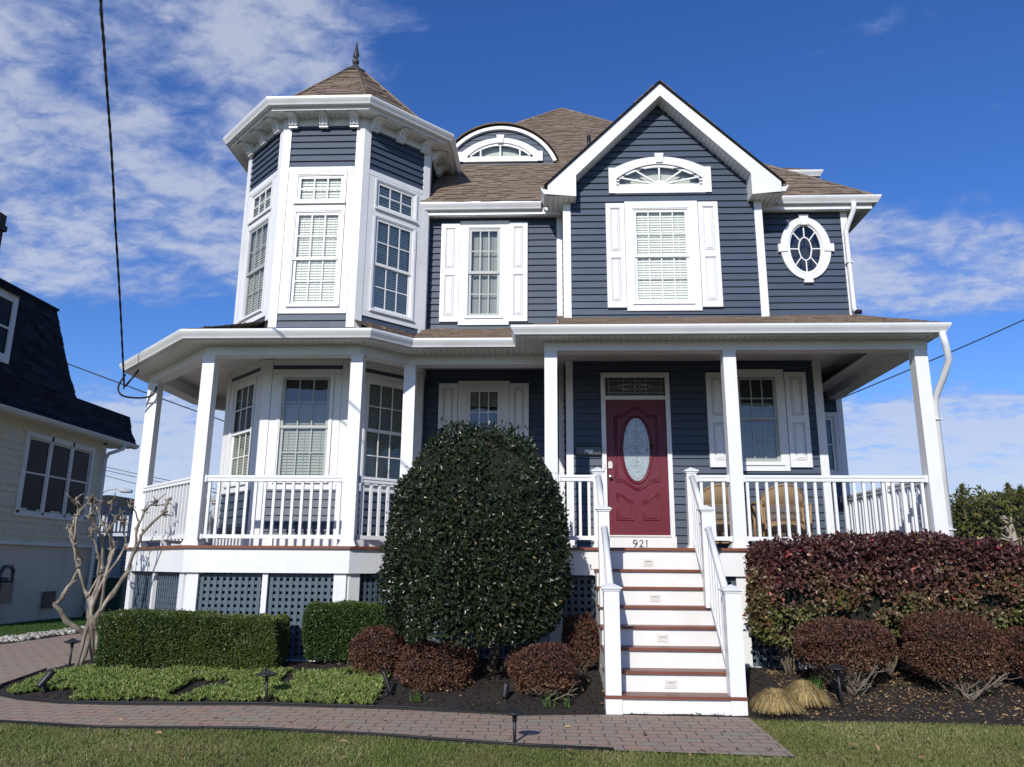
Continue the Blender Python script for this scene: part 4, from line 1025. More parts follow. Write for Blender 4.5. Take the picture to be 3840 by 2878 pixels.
for x in (XL, XR):
    rake(x, 8.375, 1.16, 9.14, 1.87, .80); rake(x, 9.26, 1.98, 9.97, 2.56, .80)

# mailbox hanging on the wall --------------------------------------
mb = thing('mailbox', 'dark metal mailbox on the blue wall left of the red door', 'mailbox', (.69, 11.77, 3.1))
m = M(); F = FG; m.box(F, .50, .878, .015, .085, 3.085, 3.19); m.box(F, .50, .878, .014, .02, 3.06, 3.09); m.build('mailbox_body', 'mail_metal', mb)
m = M(); pr = [(.012, 3.235), (.012, 3.19), (.10, 3.185), (.10, 3.20), (.05, 3.23)]
P0 = [F.p(.49, a, b) for a, b in pr]; P1 = [F.p(.888, a, b) for a, b in pr]; m.face(P0[::-1]); m.face(P1)
for k in range(len(pr)): k2 = (k+1) % len(pr); m.face([P0[k], P0[k2], P1[k2], P1[k]])
m.build('lid', 'mail_metal', mb)
m = M(); v = .085; zb = 3.115; s = .045
for u0, strokes in ((.635, [[(0, 0), (0, 1)], [(0, 1), (.45, .4)], [(.45, .4), (.9, 1)], [(.9, 1), (.9, 0)]]), (.688, [arc(.3, .3, .28, .3, 0, 360, 10), [(.6, .6), (.6, 0)]]), (.727, [[(0, .6), (0, 0)], [(0, .78), (0, .92)]]), (.738, [[(0, 1), (0, 0)]])):
    for q in strokes: stroke(m, F, q, [.16]*len(q), v, zb, u0, s)
m.build('mail_lettering', 'steel', mb)
# ------------------------------------------------------------------ ground
def sheet(name, pts, z, mat, kind='structure'):
    m = M(); m.face([(x, y, z) for x, y in pts]); o = m.build(name, mat); o['kind'] = kind; return o
sheet('lawn', [(-400, -60), (400, -60), (400, 700), (-400, 700)], -.012, 'turf')
PATH_LO = [(-9.7, 7.75), (-7.5, 7.62), (-6.0, 7.50), (-4.97, 7.40), (-3.93, 7.22), (-2.57, 7.28), (-1.44, 7.10), (-.25, 6.80), (.55, 6.68), (1.94, 6.56)]
PATH_HI = [(1.99, 8.16), (.60, 8.20), (-.26, 8.08), (-1.49, 8.31), (-2.98, 8.43), (-4.20, 8.33), (-5.0, 8.36), (-5.60, 8.56), (-5.95, 8.78), (-6.20, 9.05), (-6.38, 9.41), (-6.52, 9.97), (-6.75, 10.83), (-6.85, 11.6), (-6.9, 30), (-9.7, 30)]
sheet('paver_path', PATH_LO + PATH_HI, .004, 'pavers')
BED = PATH_HI[:13] + [(-6.9, 13.2), (9.5, 13.2), (9.5, 8.0), (5.5, 7.98), (4.51, 8.0), (3.19, 8.04), (2.4, 8.02)]
def sdist(px, py, poly):
    P = np.array(poly); Q = np.roll(P, -1, 0); d = np.full(px.shape, 1e9); ins = np.zeros(px.shape, bool)
    for (x1, y1), (x2, y2) in zip(P, Q):
        dx, dy = x2-x1, y2-y1; t = np.clip(((px-x1)*dx+(py-y1)*dy)/(dx*dx+dy*dy+1e-12), 0, 1)
        d = np.minimum(d, np.hypot(px-x1-t*dx, py-y1-t*dy))
        c = ((y1 > py) != (y2 > py)) & (px < (x2-x1)*(py-y1)/(y2-y1+1e-12)+x1); ins ^= c
    return np.where(ins, d, -d)
def vnoise(x, y, s, seed=0):
    """cheap smooth value noise"""
    r = np.random.default_rng(seed).random((64, 64)); X = x/s; Y = y/s; xi = np.floor(X).astype(int); yi = np.floor(Y).astype(int); fx = X-xi; fy = Y-yi
    fx = fx*fx*(3-2*fx); fy = fy*fy*(3-2*fy); g = lambda a, b: r[a % 64, b % 64]
    return (g(xi, yi)*(1-fx)+g(xi+1, yi)*fx)*(1-fy)+(g(xi, yi+1)*(1-fx)+g(xi+1, yi+1)*fx)*fy
def bed_z(x, y):
    d = sdist(x, y, BED); return np.where(d > 0, np.minimum(.235, d*.19)+.012*np.minimum(1, d*6), d*.3)
xs = np.arange(-7.2, 9.6, .05); ys = np.arange(7.8, 13.2, .05); GX, GY = np.meshgrid(xs, ys); X_, Y_ = GX.ravel(), GY.ravel()
ZZ = bed_z(X_, Y_); dd = sdist(X_, Y_, BED); ZZ = ZZ + np.where(dd > 0, (vnoise(X_, Y_, .09, 1)-.5)*.022+(vnoise(X_, Y_, .3, 2)-.5)*.03, 0)*np.clip(dd*8, 0, 1)
nx, ny = len(xs), len(ys); idx = np.arange(nx*ny).reshape(ny, nx)
FQ = np.stack([idx[:-1, :-1], idx[:-1, 1:], idx[1:, 1:], idx[1:, :-1]], -1).reshape(-1, 4); keep = (dd[FQ] > -.12).any(1); FQ = FQ[keep]
bed = np_mesh('garden_bed', np.stack([X_, Y_, ZZ], 1), FQ, np.zeros(len(X_)), 'mulch', smooth=True); bed['kind'] = 'structure'
def zb_at(x, y): return float(bed_z(np.array([x]), np.array([y]))[0])
def in_bed(n, x0, x1, y0, y1, margin=.02):
    x = NR.uniform(x0, x1, n); y = NR.uniform(y0, y1, n); k = sdist(x, y, BED) > margin; return x[k], y[k]
# mulch chips and fallen leaves
x, y = in_bed(26000, -6.9, 7.5, 8.0, 11.2); n = len(x)
P = np.stack([x, y, bed_z(x, y)+.008], 1); D = np.stack([NR.normal(size=n), NR.normal(size=n), NR.normal(size=n)*.35], 1); N = np.stack([NR.normal(size=n)*.3, NR.normal(size=n)*.3, np.ones(n)], 1)
right = x > 2.6
tag(leaves('mulch_chips', P, D, N, NR.uniform(.015, .045, n), NR.uniform(.006, .016, n), np.clip(NR.random(n)**1.3+np.where(right, .22, 0), 0, 1), 'chips'), 'dark shredded bark mulch covering the garden bed', 'mulch', kind='stuff')
x1, y1 = in_bed(5200, 2.5, 7, 8.1, 9.6); x2, y2 = in_bed(160, -6, 7, 8.05, 10); x3 = NR.uniform(-4.2, 6, 80); y3 = NR.uniform(5.9, 8.0, 80)
x = np.concatenate([x1, x2, x3]); y = np.concatenate([y1, y2, y3]); n = len(x); inb = sdist(x, y, BED) > 0
z = np.where(inb, bed_z(x, y)+.016, .012) + np.where((~inb) & (sdist(x, y, PATH_LO+PATH_HI) < 0), .028, 0)
P = np.stack([x, y, z], 1); D = np.stack([NR.normal(size=n), NR.normal(size=n), NR.normal(size=n)*.3], 1); N = np.stack([NR.normal(size=n)*.4, NR.normal(size=n)*.4, np.ones(n)], 1)
sz = np.where(np.arange(n) < len(x1), NR.uniform(.012, .04, n), NR.uniform(.04, .075, n))
tag(leaves('fallen_leaves', P, D, N, sz, sz*.5, NR.random(n), 'litter'), 'dry tan leaves scattered over mulch, path and lawn', 'leaves', kind='stuff')
# black plastic edging
def edging(pts, z1, label, w=.012):
    m = M(); m.sweep(pts, [(-w/2, -.05), (w/2, -.05), (w/2, z1), (-w/2, z1)]); m.tube([(x, y, z1) for x, y in pts], .011, 6); o = m.build('garden_edging', 'rubber_black'); tag(o, label, 'edging', 'black edging strips')
e = [(x, y-.02) for x, y in PATH_LO[3:9]]; edging(e, .018, 'black plastic edging between the brick path and the front lawn')
e = [(x, y+.02) for x, y in PATH_HI[2:13]]; edging(e, .03, 'black plastic edging between the mulch bed and the brick path')
# lawn blades in front
def inlawn(n, x0, x1, y0, y1):
    x = NR.uniform(x0, x1, n); y = NR.uniform(y0, y1, n); pp = PATH_LO + PATH_HI
    k = (sdist(x, y, pp) < .018*(vnoise(x, y, .12, 41)*2-.7)) & (sdist(x, y, BED) < .01); return x[k], y[k]
x, y = inlawn(210000, -5.2, 5.4, 5.55, 8.15); n = len(x)
dens = vnoise(x, y, .35, 5); P = np.stack([x, y, np.full(n, -.012)], 1)
g = blades('lawn_grass', P, NR.uniform(.014, .036, n)*(.8+.5*dens), NR.uniform(.003, .006, n), np.clip(NR.random(n)*.9+(vnoise(x, y, .55, 9)-.45)*.5, 0, 1), 'grass_blade', 1.7); tag(g, 'short green lawn with straw patches in front of the path', 'grass', kind='stuff')
x = NR.uniform(-12.75, -10.3, 60000); y = NR.uniform(12.5, 21, 60000); n = len(x); P = np.stack([x, y, np.full(n, -.012)], 1)
g = blades('side_grass', P, NR.uniform(.03, .07, n), NR.uniform(.006, .01, n), NR.random(n), 'green_grass', .8); tag(g, 'deep green grass strip at the foot of the grey neighbour wall', 'grass', kind='stuff')
# white stones
def stones(n, x0, x1, y0, y1):
    ico = [(0, 0, 1), (.894, 0, .447), (.276, .851, .447), (-.724, .526, .447), (-.724, -.526, .447), (.276, -.851, .447), (.724, .526, -.447), (-.276, .851, -.447), (-.894, 0, -.447), (-.276, -.851, -.447), (.724, -.526, -.447), (0, 0, -1)]
    f = [(0, 1, 2), (0, 2, 3), (0, 3, 4), (0, 4, 5), (0, 5, 1), (1, 6, 2), (2, 7, 3), (3, 8, 4), (4, 9, 5), (5, 10, 1), (6, 7, 2), (7, 8, 3), (8, 9, 4), (9, 10, 5), (10, 6, 1), (11, 7, 6), (11, 8, 7), (11, 9, 8), (11, 10, 9), (11, 6, 10)]
    I = np.array(ico); Fc = np.array(f); V = []; FF = []; Rn = []
    for k in range(n):
        s = NR.uniform(.025, .055)*np.array([NR.uniform(.8, 1.4), NR.uniform(.8, 1.3), NR.uniform(.5, .8)]); t = NR.uniform(0, PI); q = I*(1+NR.normal(size=(12, 1))*.08)*s
        q = np.stack([q[:, 0]*math.cos(t)-q[:, 1]*math.sin(t), q[:, 0]*math.sin(t)+q[:, 1]*math.cos(t), q[:, 2]], 1) + np.array([NR.uniform(x0, x1), NR.uniform(y0, y1), NR.uniform(.005, .05)])
        V.append(q); FF.append(Fc+12*k); Rn.append(np.full(12, NR.random()))
    o = np_mesh('white_stones', np.concatenate(V), np.concatenate(FF), np.concatenate(Rn), 'pebble', smooth=True); tag(o, 'band of pale round stones between the side grass and the paver drive', 'stones', kind='stuff')
stones(2600, -10.32, -9.72, 12.0, 21.5)

# ------------------------------------------------------------------ neighbour house (wall faces +X)
nb = thing('neighbour_house', 'cream shingled house with black mansard roof and triple window at the left edge', 'house', (-13, 19, 0))
XN = -12.8; FN = Fr(XN, 0, 90); Y0, Y1 = 15.8, 21.95
def np_(m, n, mt, p=None): return m.build(n, mt, p or nb)
m = M(); courses(m, FN.p(0, 0, 0), (FN.ux, FN.uy, 0), (0, 0, 1), rect(Y0, Y1, 1.9, 5.05), .17, .016, [hole(18.5, 21.3, 2.7, 4.5)], tabs=(.12, .3)); 
F2 = Fr(XN, Y0, 0); courses(m, (XN-9, Y0, 0), (1, 0, 0), (0, 0, 1), rect(0, 9, 1.9, 5.05), .17, .016, [], tabs=(.12, .3)); np_(m, 'shingle_wall', 'cream_siding')
m = M(); m.box(WD, XN-9, XN-.04, Y0+.04, Y1, -.1, 1.9); m.box(WD, XN-9, XN-.1, Y0+.1, Y1, 1.9, 5.0); np_(m, 'foundation', 'foundation')
m = M(); m.box(FN, Y1-.16, Y1+.02, 0, .03, 1.9, 5.0); m.box(FN, Y0, Y1, 0, .035, 1.86, 1.94); m.box(FN, Y0, Y1, 0, .03, 4.78, 4.95); m.box(WD, XN-.02, XN+.0, Y1, Y1+.03, .1, 5.0); np_(m, 'corner_board', 'cream_trim')
# triple window
m = M(); w0, w1, z0, z1 = 18.42, 21.38, 2.62, 4.62
for q in ((w0, w0+.11, z0, z1), (w1-.11, w1, z0, z1), (w0+.11, w1-.11, z1-.12, z1), (w0-.03, w1+.03, z0-.07, z0+.06)): m.box(FN, q[0], q[1], 0, .05, q[2], q[3])
st_ = (w1-w0-.22)/3
for k in (1, 2): x = w0+.11+st_*k; m.box(FN, x-.04, x+.04, 0, .05, z0, z1)
wn = np_(m, 'window', 'cream_trim')
m = M()
for k in range(3): x = w0+.11+st_*k; m.box(FN, x+.02, x+st_-.02, -.01, .022, 3.60, 3.64); m.box(FN, x+.04, x+.07, -.01, .02, z0, z1); m.box(FN, x+st_-.07, x+st_-.04, -.01, .02, z0, z1)
m.build('sash', 'cream_trim', wn)
m = M(); m.face([FN.p(u, .004, z) for u, z in rect(w0+.1, w1-.1, z0+.05, z1-.1)]); m.build('pane', 'screen_glass', wn)
# eave, soffit, gutter
NE = [(XN+.45, 23.1), (XN+.45, Y0-.4)]
m = M(); NEo = [(XN+.45, Y0-.4), (XN+.45, 23.0)]
m.sweep(NEo, [(o, 4.96+h) for o, h in GUT]); np_(m, 'gutter', 'cream_trim')
m = M(); m.face([(XN+.42, Y0-.4, 4.85), (XN+.42, 23.0, 4.85), (XN-.5, 23.0, 4.85), (XN-.5, Y0-.4, 4.85)]); m.box(WD, XN+.32, XN+.34, Y0-.4, 22.98, 4.82, 4.95); m.face([(XN+.3, Y0-.4, 4.86), (XN+.3, Y0, 4.86), (XN-9, Y0, 4.86), (XN-9, Y0-.4, 4.86)]); np_(m, 'eave', 'cream_trim')
m = M()
def band(x0, z0, x1, z1, ya, yb, yc=None, yd=None):
    """shingle band rising from (x0,z0) to (x1,z1) between ya..yb (bottom) and yc..yd (top)"""
    yc = ya if yc is None else yc; yd = yb if yd is None else yd
    P = [Vector(p) for p in ((x0, ya, z0), (x0, yb, z0), (x1, yd, z1), (x1, yc, z1))]; A_ = (P[1]-P[0]).normalized(); n = A_.cross(P[3]-P[0]).normalized(); n = n if n.x > 0 else -n; B_ = n.cross(A_)
    courses(m, P[0], A_, B_, [((p-P[0]).dot(A_), (p-P[0]).dot(B_)) for p in P], .155, .012, tabs=(.2, .4))
band(XN+.36, 4.95, XN+.16, 5.35, Y0-.4, 23.0, Y0-.3, 22.98); band(XN+.16, 5.35, XN+.06, 5.82, Y0-.3, 22.98, Y0-.2, 22.95)
band(XN+.06, 5.82, XN-.18, 6.5, Y0-.2, 20.15, Y0-.1, 20.05); band(XN-.18, 6.5, XN-.60, 8.2, Y0-.1, 20.05, Y0, 19.75)
def endf(p): m.face(p, .3)
endf([(XN+.06, 20.15, 5.82), (XN-.18, 20.05, 6.5), (XN-9, 20.05, 6.5), (XN-9, 20.15, 5.82)]); endf([(XN-.18, 20.05, 6.5), (XN-.6, 19.75, 8.2), (XN-9, 19.75, 8.2), (XN-9, 20.05, 6.5)])
endf([(XN+.36, 23, 4.95), (XN+.16, 22.98, 5.35), (XN+.06, 22.95, 5.82), (XN-9, 22.95, 5.82), (XN-9, 23, 4.95)]); endf([(XN+.06, 20.1, 5.83), (XN+.06, 22.95, 5.83), (XN-9, 22.95, 5.83), (XN-9, 20.1, 5.83)])
m.face([(XN+.36, Y0-.4, 4.95), (XN+.06, Y0-.2, 5.82), (XN-.6, Y0, 8.2), (XN-9, Y0, 8.2), (XN-9, Y0-.4, 4.95)], .3)
m.box(WD, XN-9, XN-.56, Y0-.05, 19.82, 8.2, 8.26, .2)
np_(m, 'mansard_roof', 'dark_shingle')
# dormer
m = M(); d0, d1 = 16.1, 17.4; FDm = Fr(XN+.02, 0, 90)
m.box(FDm, d0, d0+.15, -.5, .0, 6.05, 7.75); m.box(FDm, d1-.15, d1, -.5, .0, 6.05, 7.75); m.box(FDm, d0+.15, d1-.15, -.5, 0, 7.55, 7.75); m.box(FDm, d0+.15, d1-.15, -.5, 0, 6.05, 6.25); m.box(FDm, d0+.15, d1-.15, -.05, .0, 6.86, 6.91)
dm = np_(m, 'dormer', 'cream_trim'); m = M(); m.face([FDm.p(u, -.04, z) for u, z in rect(d0+.1, d1-.1, 6.2, 7.6)]); m.build('pane', 'screen_glass', dm)
m = M(); m.face([FDm.p(d0-.15, .1, 7.78), FDm.p(d1+.12, .1, 7.78), FDm.p(d1+.12, -1.4, 8.25), FDm.p(d0-.15, -1.4, 8.25)]); m.face([FDm.p(d0-.15, .1, 7.73), FDm.p(d1+.12, .1, 7.73), FDm.p(d1+.12, .1, 7.78), FDm.p(d0-.15, .1, 7.78)]); m.build('dormer_roof', 'dark_shingle', dm)
m = M(); cy = 18.62; m.box(WD, -15.3, -14.42, cy-1.2, cy, 7.9, 10.05); m.box(WD, -15.36, -14.36, cy-1.26, cy+.06, 10.05, 10.2); m.box(WD, -15.32, -14.40, cy-1.22, cy+.02, 10.2, 10.5); np_(m, 'chimney', 'chimney_brick')
m = M(); m.tube([(XN+.42, 22.2, 4.86), (XN+.4, 22.18, 4.72), (XN+.12, 21.95, 4.55), (XN+.07, 21.9, 4.4), (XN+.07, 21.9, .35), (XN+.09, 21.86, .22), (XN+.22, 21.75, .14)], .055, 8); np_(m, 'downspout', 'cream_trim')
m = M(); m.box(FN, 20.02, 20.52, 0, .02, .66, .72); m.box(FN, 20.02, 20.07, 0, .02, .35, .66); m.box(FN, 20.47, 20.52, 0, .02, .35, .66); m.box(FN, 20.0, 20.54, 0, .06, .31, .35); m.face([FN.p(u, .006, z) for u, z in rect(20.07, 20.47, .35, .66)]); np_(m, 'foundation_vent', 'twig')
m = M(); m.box(FN, 17.95, 18.38, .06, .30, .50, .98); m.tube([FN.p(18.02, .18, .95), FN.p(18.02, .18, 1.2), FN.p(18.12, .18, 1.34), FN.p(18.38, .18, 1.34), FN.p(18.46, .18, 1.25), FN.p(18.46, .18, 1.0), FN.p(18.38, .06, .95)], .045, 8)
m.lathe(FN.p(18.17, .18, .97), [(.12, 0), (.12, .09), (.07, .13)], 12); np_(m, 'gas_meter', 'mail_metal')

# rear deck, bins, lamp and wires seen between the two houses -------
dk = thing('rear_deck', 'small grey raised deck with picket railing and white lattice between the houses', 'deck', (-14.5, 26, 0))
m = M(); F = Fr(-15.8, 26.0, 0); m.box(F, -1, 3.2, 0, .04, 1.92, 2.28); m.box(F, -1, 3.2, -2, .08, 2.28, 2.33); np_f = m.build('deck_board', 'far_rail', dk)
m = M(); m.box(F, -1, 3.2, -.03, .03, 3.26, 3.32); m.box(F, -1, 3.2, -.02, .02, 2.44, 2.49)
for x in (-.9, 1.15, 3.1): m.box(F, x-.08, x+.08, -.08, .08, 2.3, 3.44); m.box(F, x-.11, x+.11, -.11, .11, 3.44, 3.49)
u = -.75
while u < 3.0: m.box(F, u, u+.04, -.02, .02, 2.49, 3.26); u += .14
m.build('railing', 'far_rail', dk)
m = M(); m.box(F, -1, 3.2, .0, .05, 1.80, 1.92); m.build('deck_trim', 'caulk_teal', dk)
m = M()
u = -1
while u < 3.2: m.box(F, u, u+.05, 0, .01, .1, 1.8); u += .11
z = .1
while z < 1.8: m.box(F, -1, 3.2, .01, .02, z, z+.05); z += .11
m.box(F, .9, 1.7, .02, .06, .2, 1.6); m.build('lattice', 'far_rail', dk)
m = M(); m.box(F, -1, 3.2, -.5, -.45, 0, 1.9); m.build('crawl_space_wall', 'dark_interior', dk)
for i, (x, y, l) in enumerate(((-13.25, 22.9, 'dark green wheeled bin nearest the neighbour wall, between the houses'), (-12.35, 22.7, 'dark green wheeled bin beside the blue lattice corner of the porch'))):
    b_ = thing('wheeled_bin', l, 'bin', (x, y, 0), 'bins between the houses')
    m = M()
    for k, (za, wa, zb, wb) in enumerate(((.06, .27, 1.0, .34),)):
        A = [(x-wa, y-wa, za), (x+wa, y-wa, za), (x+wa, y+wa, za), (x-wa, y+wa, za)]; B = [(x-wb, y-wb, zb), (x+wb, y-wb, zb), (x+wb, y+wb, zb), (x-wb, y+wb, zb)]
        for j in range(4): j2 = (j+1) % 4; m.face([A[j], A[j2], B[j2], B[j]])
        m.face(A[::-1]); m.face(B)
    for u in (-.15, .15): m.box(WD, x+u-.02, x+u+.02, y-.345, y-.30, .3, .95)
    m.build('bin_body', 'bin_green', b_)
    m = M(); m.box(WD, x-.37, x+.37, y-.39, y+.37, 1.0, 1.04); m.face([(x-.36, y-.38, 1.04), (x+.36, y-.38, 1.04), (x+.30, y, 1.10), (x-.30, y, 1.10)]); m.face([(x-.36, y+.36, 1.04), (x+.36, y+.36, 1.04), (x+.30, y, 1.10), (x-.30, y, 1.10)]); m.build('lid', 'bin_green', b_)
    m = M(); m.tube([(x-.33, y+.3, .11), (x-.26, y+.3, .11)], .11, 14); m.tube([(x+.26, y+.3, .11), (x+.33, y+.3, .11)], .11, 14); m.build('wheel', 'rubber_black', b_)
up = thing('utility_pole', 'distant utility pole with a curved arm street lamp between the houses', 'utility pole', (-26.4, 45, 0))
m = M(); m.tube([(-26.35, 45, 0), (-26.35, 45, 8.3)], [.16, .11], 8); m.box(WD, -26.6, -26.1, 44.9, 45, 7.1, 7.2); m.box(WD, -26.5, -26.1, 44.85, 45, 6.2, 6.7); m.build('pole', 'twig', up)
m = M(); m.tube([(-26.35, 45, 5.4), (-25.7, 45, 5.72), (-25.1, 45, 5.76)], .05, 6); m.tube([(-25.2, 45, 5.74), (-24.9, 45, 5.66), (-24.3, 45, 5.6)], [.05, .15, .10], 8); m.build('street_lamp', 'far_rail', up)
sh = thing('distant_roof', 'dark curved roof of a far shed behind the grey deck railing', 'shed', (-22.4, 41, 0))
m = M(); A = seg(-24.2, -21.5, 4.35, 4.95, 10); A = [(x, z) for x, z in A]; m.prism(Fr(0, 40), [(-24.2, 4.0), (-21.5, 4.0)] + A, -3, 0); m.build('roof', 'dark_shingle', sh)
m = M(); m.box(WD, -24.0, -21.7, 40.2, 42.8, 0, 4.0); m.build('shed_wall', 'far_rail', sh)
def wire(pts, r, name, label, tw=False):
    m = M(); P = [Vector(p) for p in pts]; q = []
    # Catmull-Rom smoothing
    for i in range(len(P)-1):
        p0, p1, p2, p3 = P[max(0, i-1)], P[i], P[i+1], P[min(len(P)-1, i+2)]
        for k in range(10):
            t = k/10; q.append(.5*((2*p1)+(p2-p0)*t+(2*p0-5*p1+4*p2-p3)*t*t+(3*p1-p0-3*p2+p3)*t**3))
    q.append(P[-1])
    if tw:
        for ph in (0, PI):
            n = len(q); qq = []; K = 4
            for i in range(n-1):
                for k in range(K):
                    t = (i*K+k)*.26; c = q[i].lerp(q[i+1], k/K); qq.append(c+Vector((math.cos(t+ph), math.sin(t+ph), 0))*r*.38)
            m.tube(qq, r*.85, 6)
    else: m.tube(q, r, 6)
    o = m.build(name, 'rubber_black'); return tag(o, label, 'cable')
wire([(-3.2, 4.6, 5.9), (-3.75, 5.5, 6.08), (-4.13, 6.2, 6.17), (-4.49, 6.9, 6.15), (-4.83, 7.6, 6.05), (-5.16, 8.3, 5.85), (-5.48, 9.0, 5.57), (-5.72, 9.6, 5.18), (-6.01, 10.3, 4.75), (-6.26, 10.9, 4.36), (-6.38, 11.2, 4.15), (-6.40, 11.26, 4.02)], .0125, 'service_cable', 'thick twisted black cable dropping from the sky to the left porch corner', True)
lp = [(-6.40, 11.26, 4.25), (-6.50, 11.28, 4.05), (-6.42, 11.3, 3.92), (-6.25, 11.5, 3.93), (-6.12, 11.6, 4.0), (-6.10, 11.66, 4.15)]
o = wire(lp, .014, 'cable_loop', 'loose black loop of cable hanging under the left porch eave'); m = M(); m.tube([(-6.38, 11.26, 4.06), (-6.25, 11.35, 4.34)], .018, 6); m.build('clamp', 'black_metal', o)
def sag(a, b, s, n=8): return [Vector(a).lerp(Vector(b), k/n) - Vector((0, 0, s*4*(k/n)*(1-k/n))) for k in range(n+1)]
wire(sag((-30.0, 40, 13.55), (0, 42, 3.4), .25), .035, 'utility_wire', 'thin black wire crossing the sky behind the left porch columns')
wire(sag((14.3, 40, 9.6), (30, 40, 16.4), .12), .035, 'utility_wire', 'thin black wire rising to the right edge behind the porch corner')
for k, (z, zz) in enumerate(((7.1, 5.9), (6.9, 5.7), (6.6, 4.9))): wire(sag((-26.3, 45, z), (-14, 45, zz-.9), .15), .02, 'distant_wire', ('highest', 'middle', 'lowest')[k]+' of three faint wires running right from the distant utility pole')

# ------------------------------------------------------------------ planting
def shell(c, r, n, depth=.25, pw=2.6, zmin=-1, nz=.06, seed=0, flat=0.0):
    """points on a noisy superellipsoid shell; returns points and outward normals"""
    c, r = np.array(c), np.array(r); d = unit(NR.normal(size=(int(n*1.6), 3))); k = d[:, 2] > zmin; d = d[k][:n]
    s = (np.abs(d)**pw).sum(1)**(-1/pw); th = np.arctan2(d[:, 1], d[:, 0]); lump = 1+nz*(vnoise(th*1.2+9, d[:, 2]*2.2+5, .5, seed)-.5)*2
    rad = s*lump*(1-depth*NR.random(len(d))**2); P = c + d*rad[:, None]*r
    N = unit(np.sign(d)*np.abs(d)**(pw-1)/r); return P, N
def boxshell(b, n, depth=.06, taper=0, rnd_=.08):
    """rounded box shell b=(x0,x1,y0,y1,z0,z1) (top and four sides)"""
    x0, x1, y0, y1, z0, z1 = b; ax, ay, az = x1-x0, y1-y0, z1-z0
    areas = np.array([ax*ay*1.2, ax*az, ax*az*.5, ay*az, ay*az]); cnt = (areas/areas.sum()*n).astype(int); Ps, Ns = [], []
    for i, k in enumerate(cnt):
        u, v = NR.random(k), NR.random(k); o = np.zeros(k)
        if i == 0: P = np.stack([x0+ax*u, y0+ay*v, np.full(k, z1)], 1); N = (0, 0, 1)
        elif i == 1: P = np.stack([x0+ax*u, np.full(k, y0), z0+az*v], 1); N = (0, -1, 0)
        elif i == 2: P = np.stack([x0+ax*u, np.full(k, y1), z0+az*v], 1); N = (0, 1, 0)
        elif i == 3: P = np.stack([np.full(k, x0), y0+ay*u, z0+az*v], 1); N = (-1, 0, 0)
        else: P = np.stack([np.full(k, x1), y0+ay*u, z0+az*v], 1); N = (1, 0, 0)
        N = np.tile(np.array(N, float), (k, 1)); P = P - N*(depth*NR.random((k, 1))**1.5) ; Ps.append(P); Ns.append(N)
    P = np.concatenate(Ps); N = np.concatenate(Ns); c = np.array([(x0+x1)/2, (y0+y1)/2, (z0+z1)/2]); h = np.array([ax, ay, az])/2
    q = P-c; lim = h-rnd_; core = np.clip(q, -lim, lim); ex = q-core; l = np.linalg.norm(ex, axis=1, keepdims=True); m_ = l[:, 0] > rnd_*1.001
    P = np.where(m_[:, None], c+core+ex/np.maximum(l, 1e-9)*rnd_*(1-.3*NR.random((len(P), 1))*depth*4), P)
    N = unit(N+np.where(l > 1e-6, ex/np.maximum(l, 1e-9), 0)*.8); P = P + N*((vnoise(P[:, 0]*1.0+20, P[:, 2]*1.0+P[:, 1], .42, 17)-.5)*.10)[:, None]; st = NR.random(len(P)) < .012; P = np.where(st[:, None], P+N*NR.uniform(.01, .05, (len(P), 1)), P)
    P = P + N*((vnoise(P[:, 0]+P[:, 1]*.7, P[:, 2]+P[:, 1], .16, 3)-.5)*.07)[:, None]
    return P, N
def foliate(name, P, N, L, W, mat, parent, out=.5, up=.3, rbias=None, fold=.25, jit=1.0):
    n = len(P); D = unit(N*out + NR.normal(size=(n, 3))*jit*.6 + np.array([0, 0, up])); NN = unit(N + NR.normal(size=(n, 3))*.5 + np.array([0, 0, .3]))
    rnd = NR.random(n) if rbias is None else np.clip(rbias, 0, 1)
    ls = NR.uniform(*L, n); return leaves(name, P, D, NN, ls, ls*NR.uniform(W[0], W[1], n), rnd, mat, parent, fold)
def core(c, r, parent, pw=2.6, name='light_block', n=20):  # added solid inside the leaves, there to block light through them
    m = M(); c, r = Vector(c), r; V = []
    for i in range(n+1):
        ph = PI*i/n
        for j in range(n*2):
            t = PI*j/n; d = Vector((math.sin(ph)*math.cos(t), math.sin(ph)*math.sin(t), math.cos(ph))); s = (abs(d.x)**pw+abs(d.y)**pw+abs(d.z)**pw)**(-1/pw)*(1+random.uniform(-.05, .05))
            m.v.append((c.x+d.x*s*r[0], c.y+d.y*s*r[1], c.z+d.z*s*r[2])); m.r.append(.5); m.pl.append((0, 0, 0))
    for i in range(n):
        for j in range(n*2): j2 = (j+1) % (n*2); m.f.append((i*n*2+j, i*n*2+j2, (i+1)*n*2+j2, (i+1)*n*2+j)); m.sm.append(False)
    return m.build(name, 'foliage_core', parent)
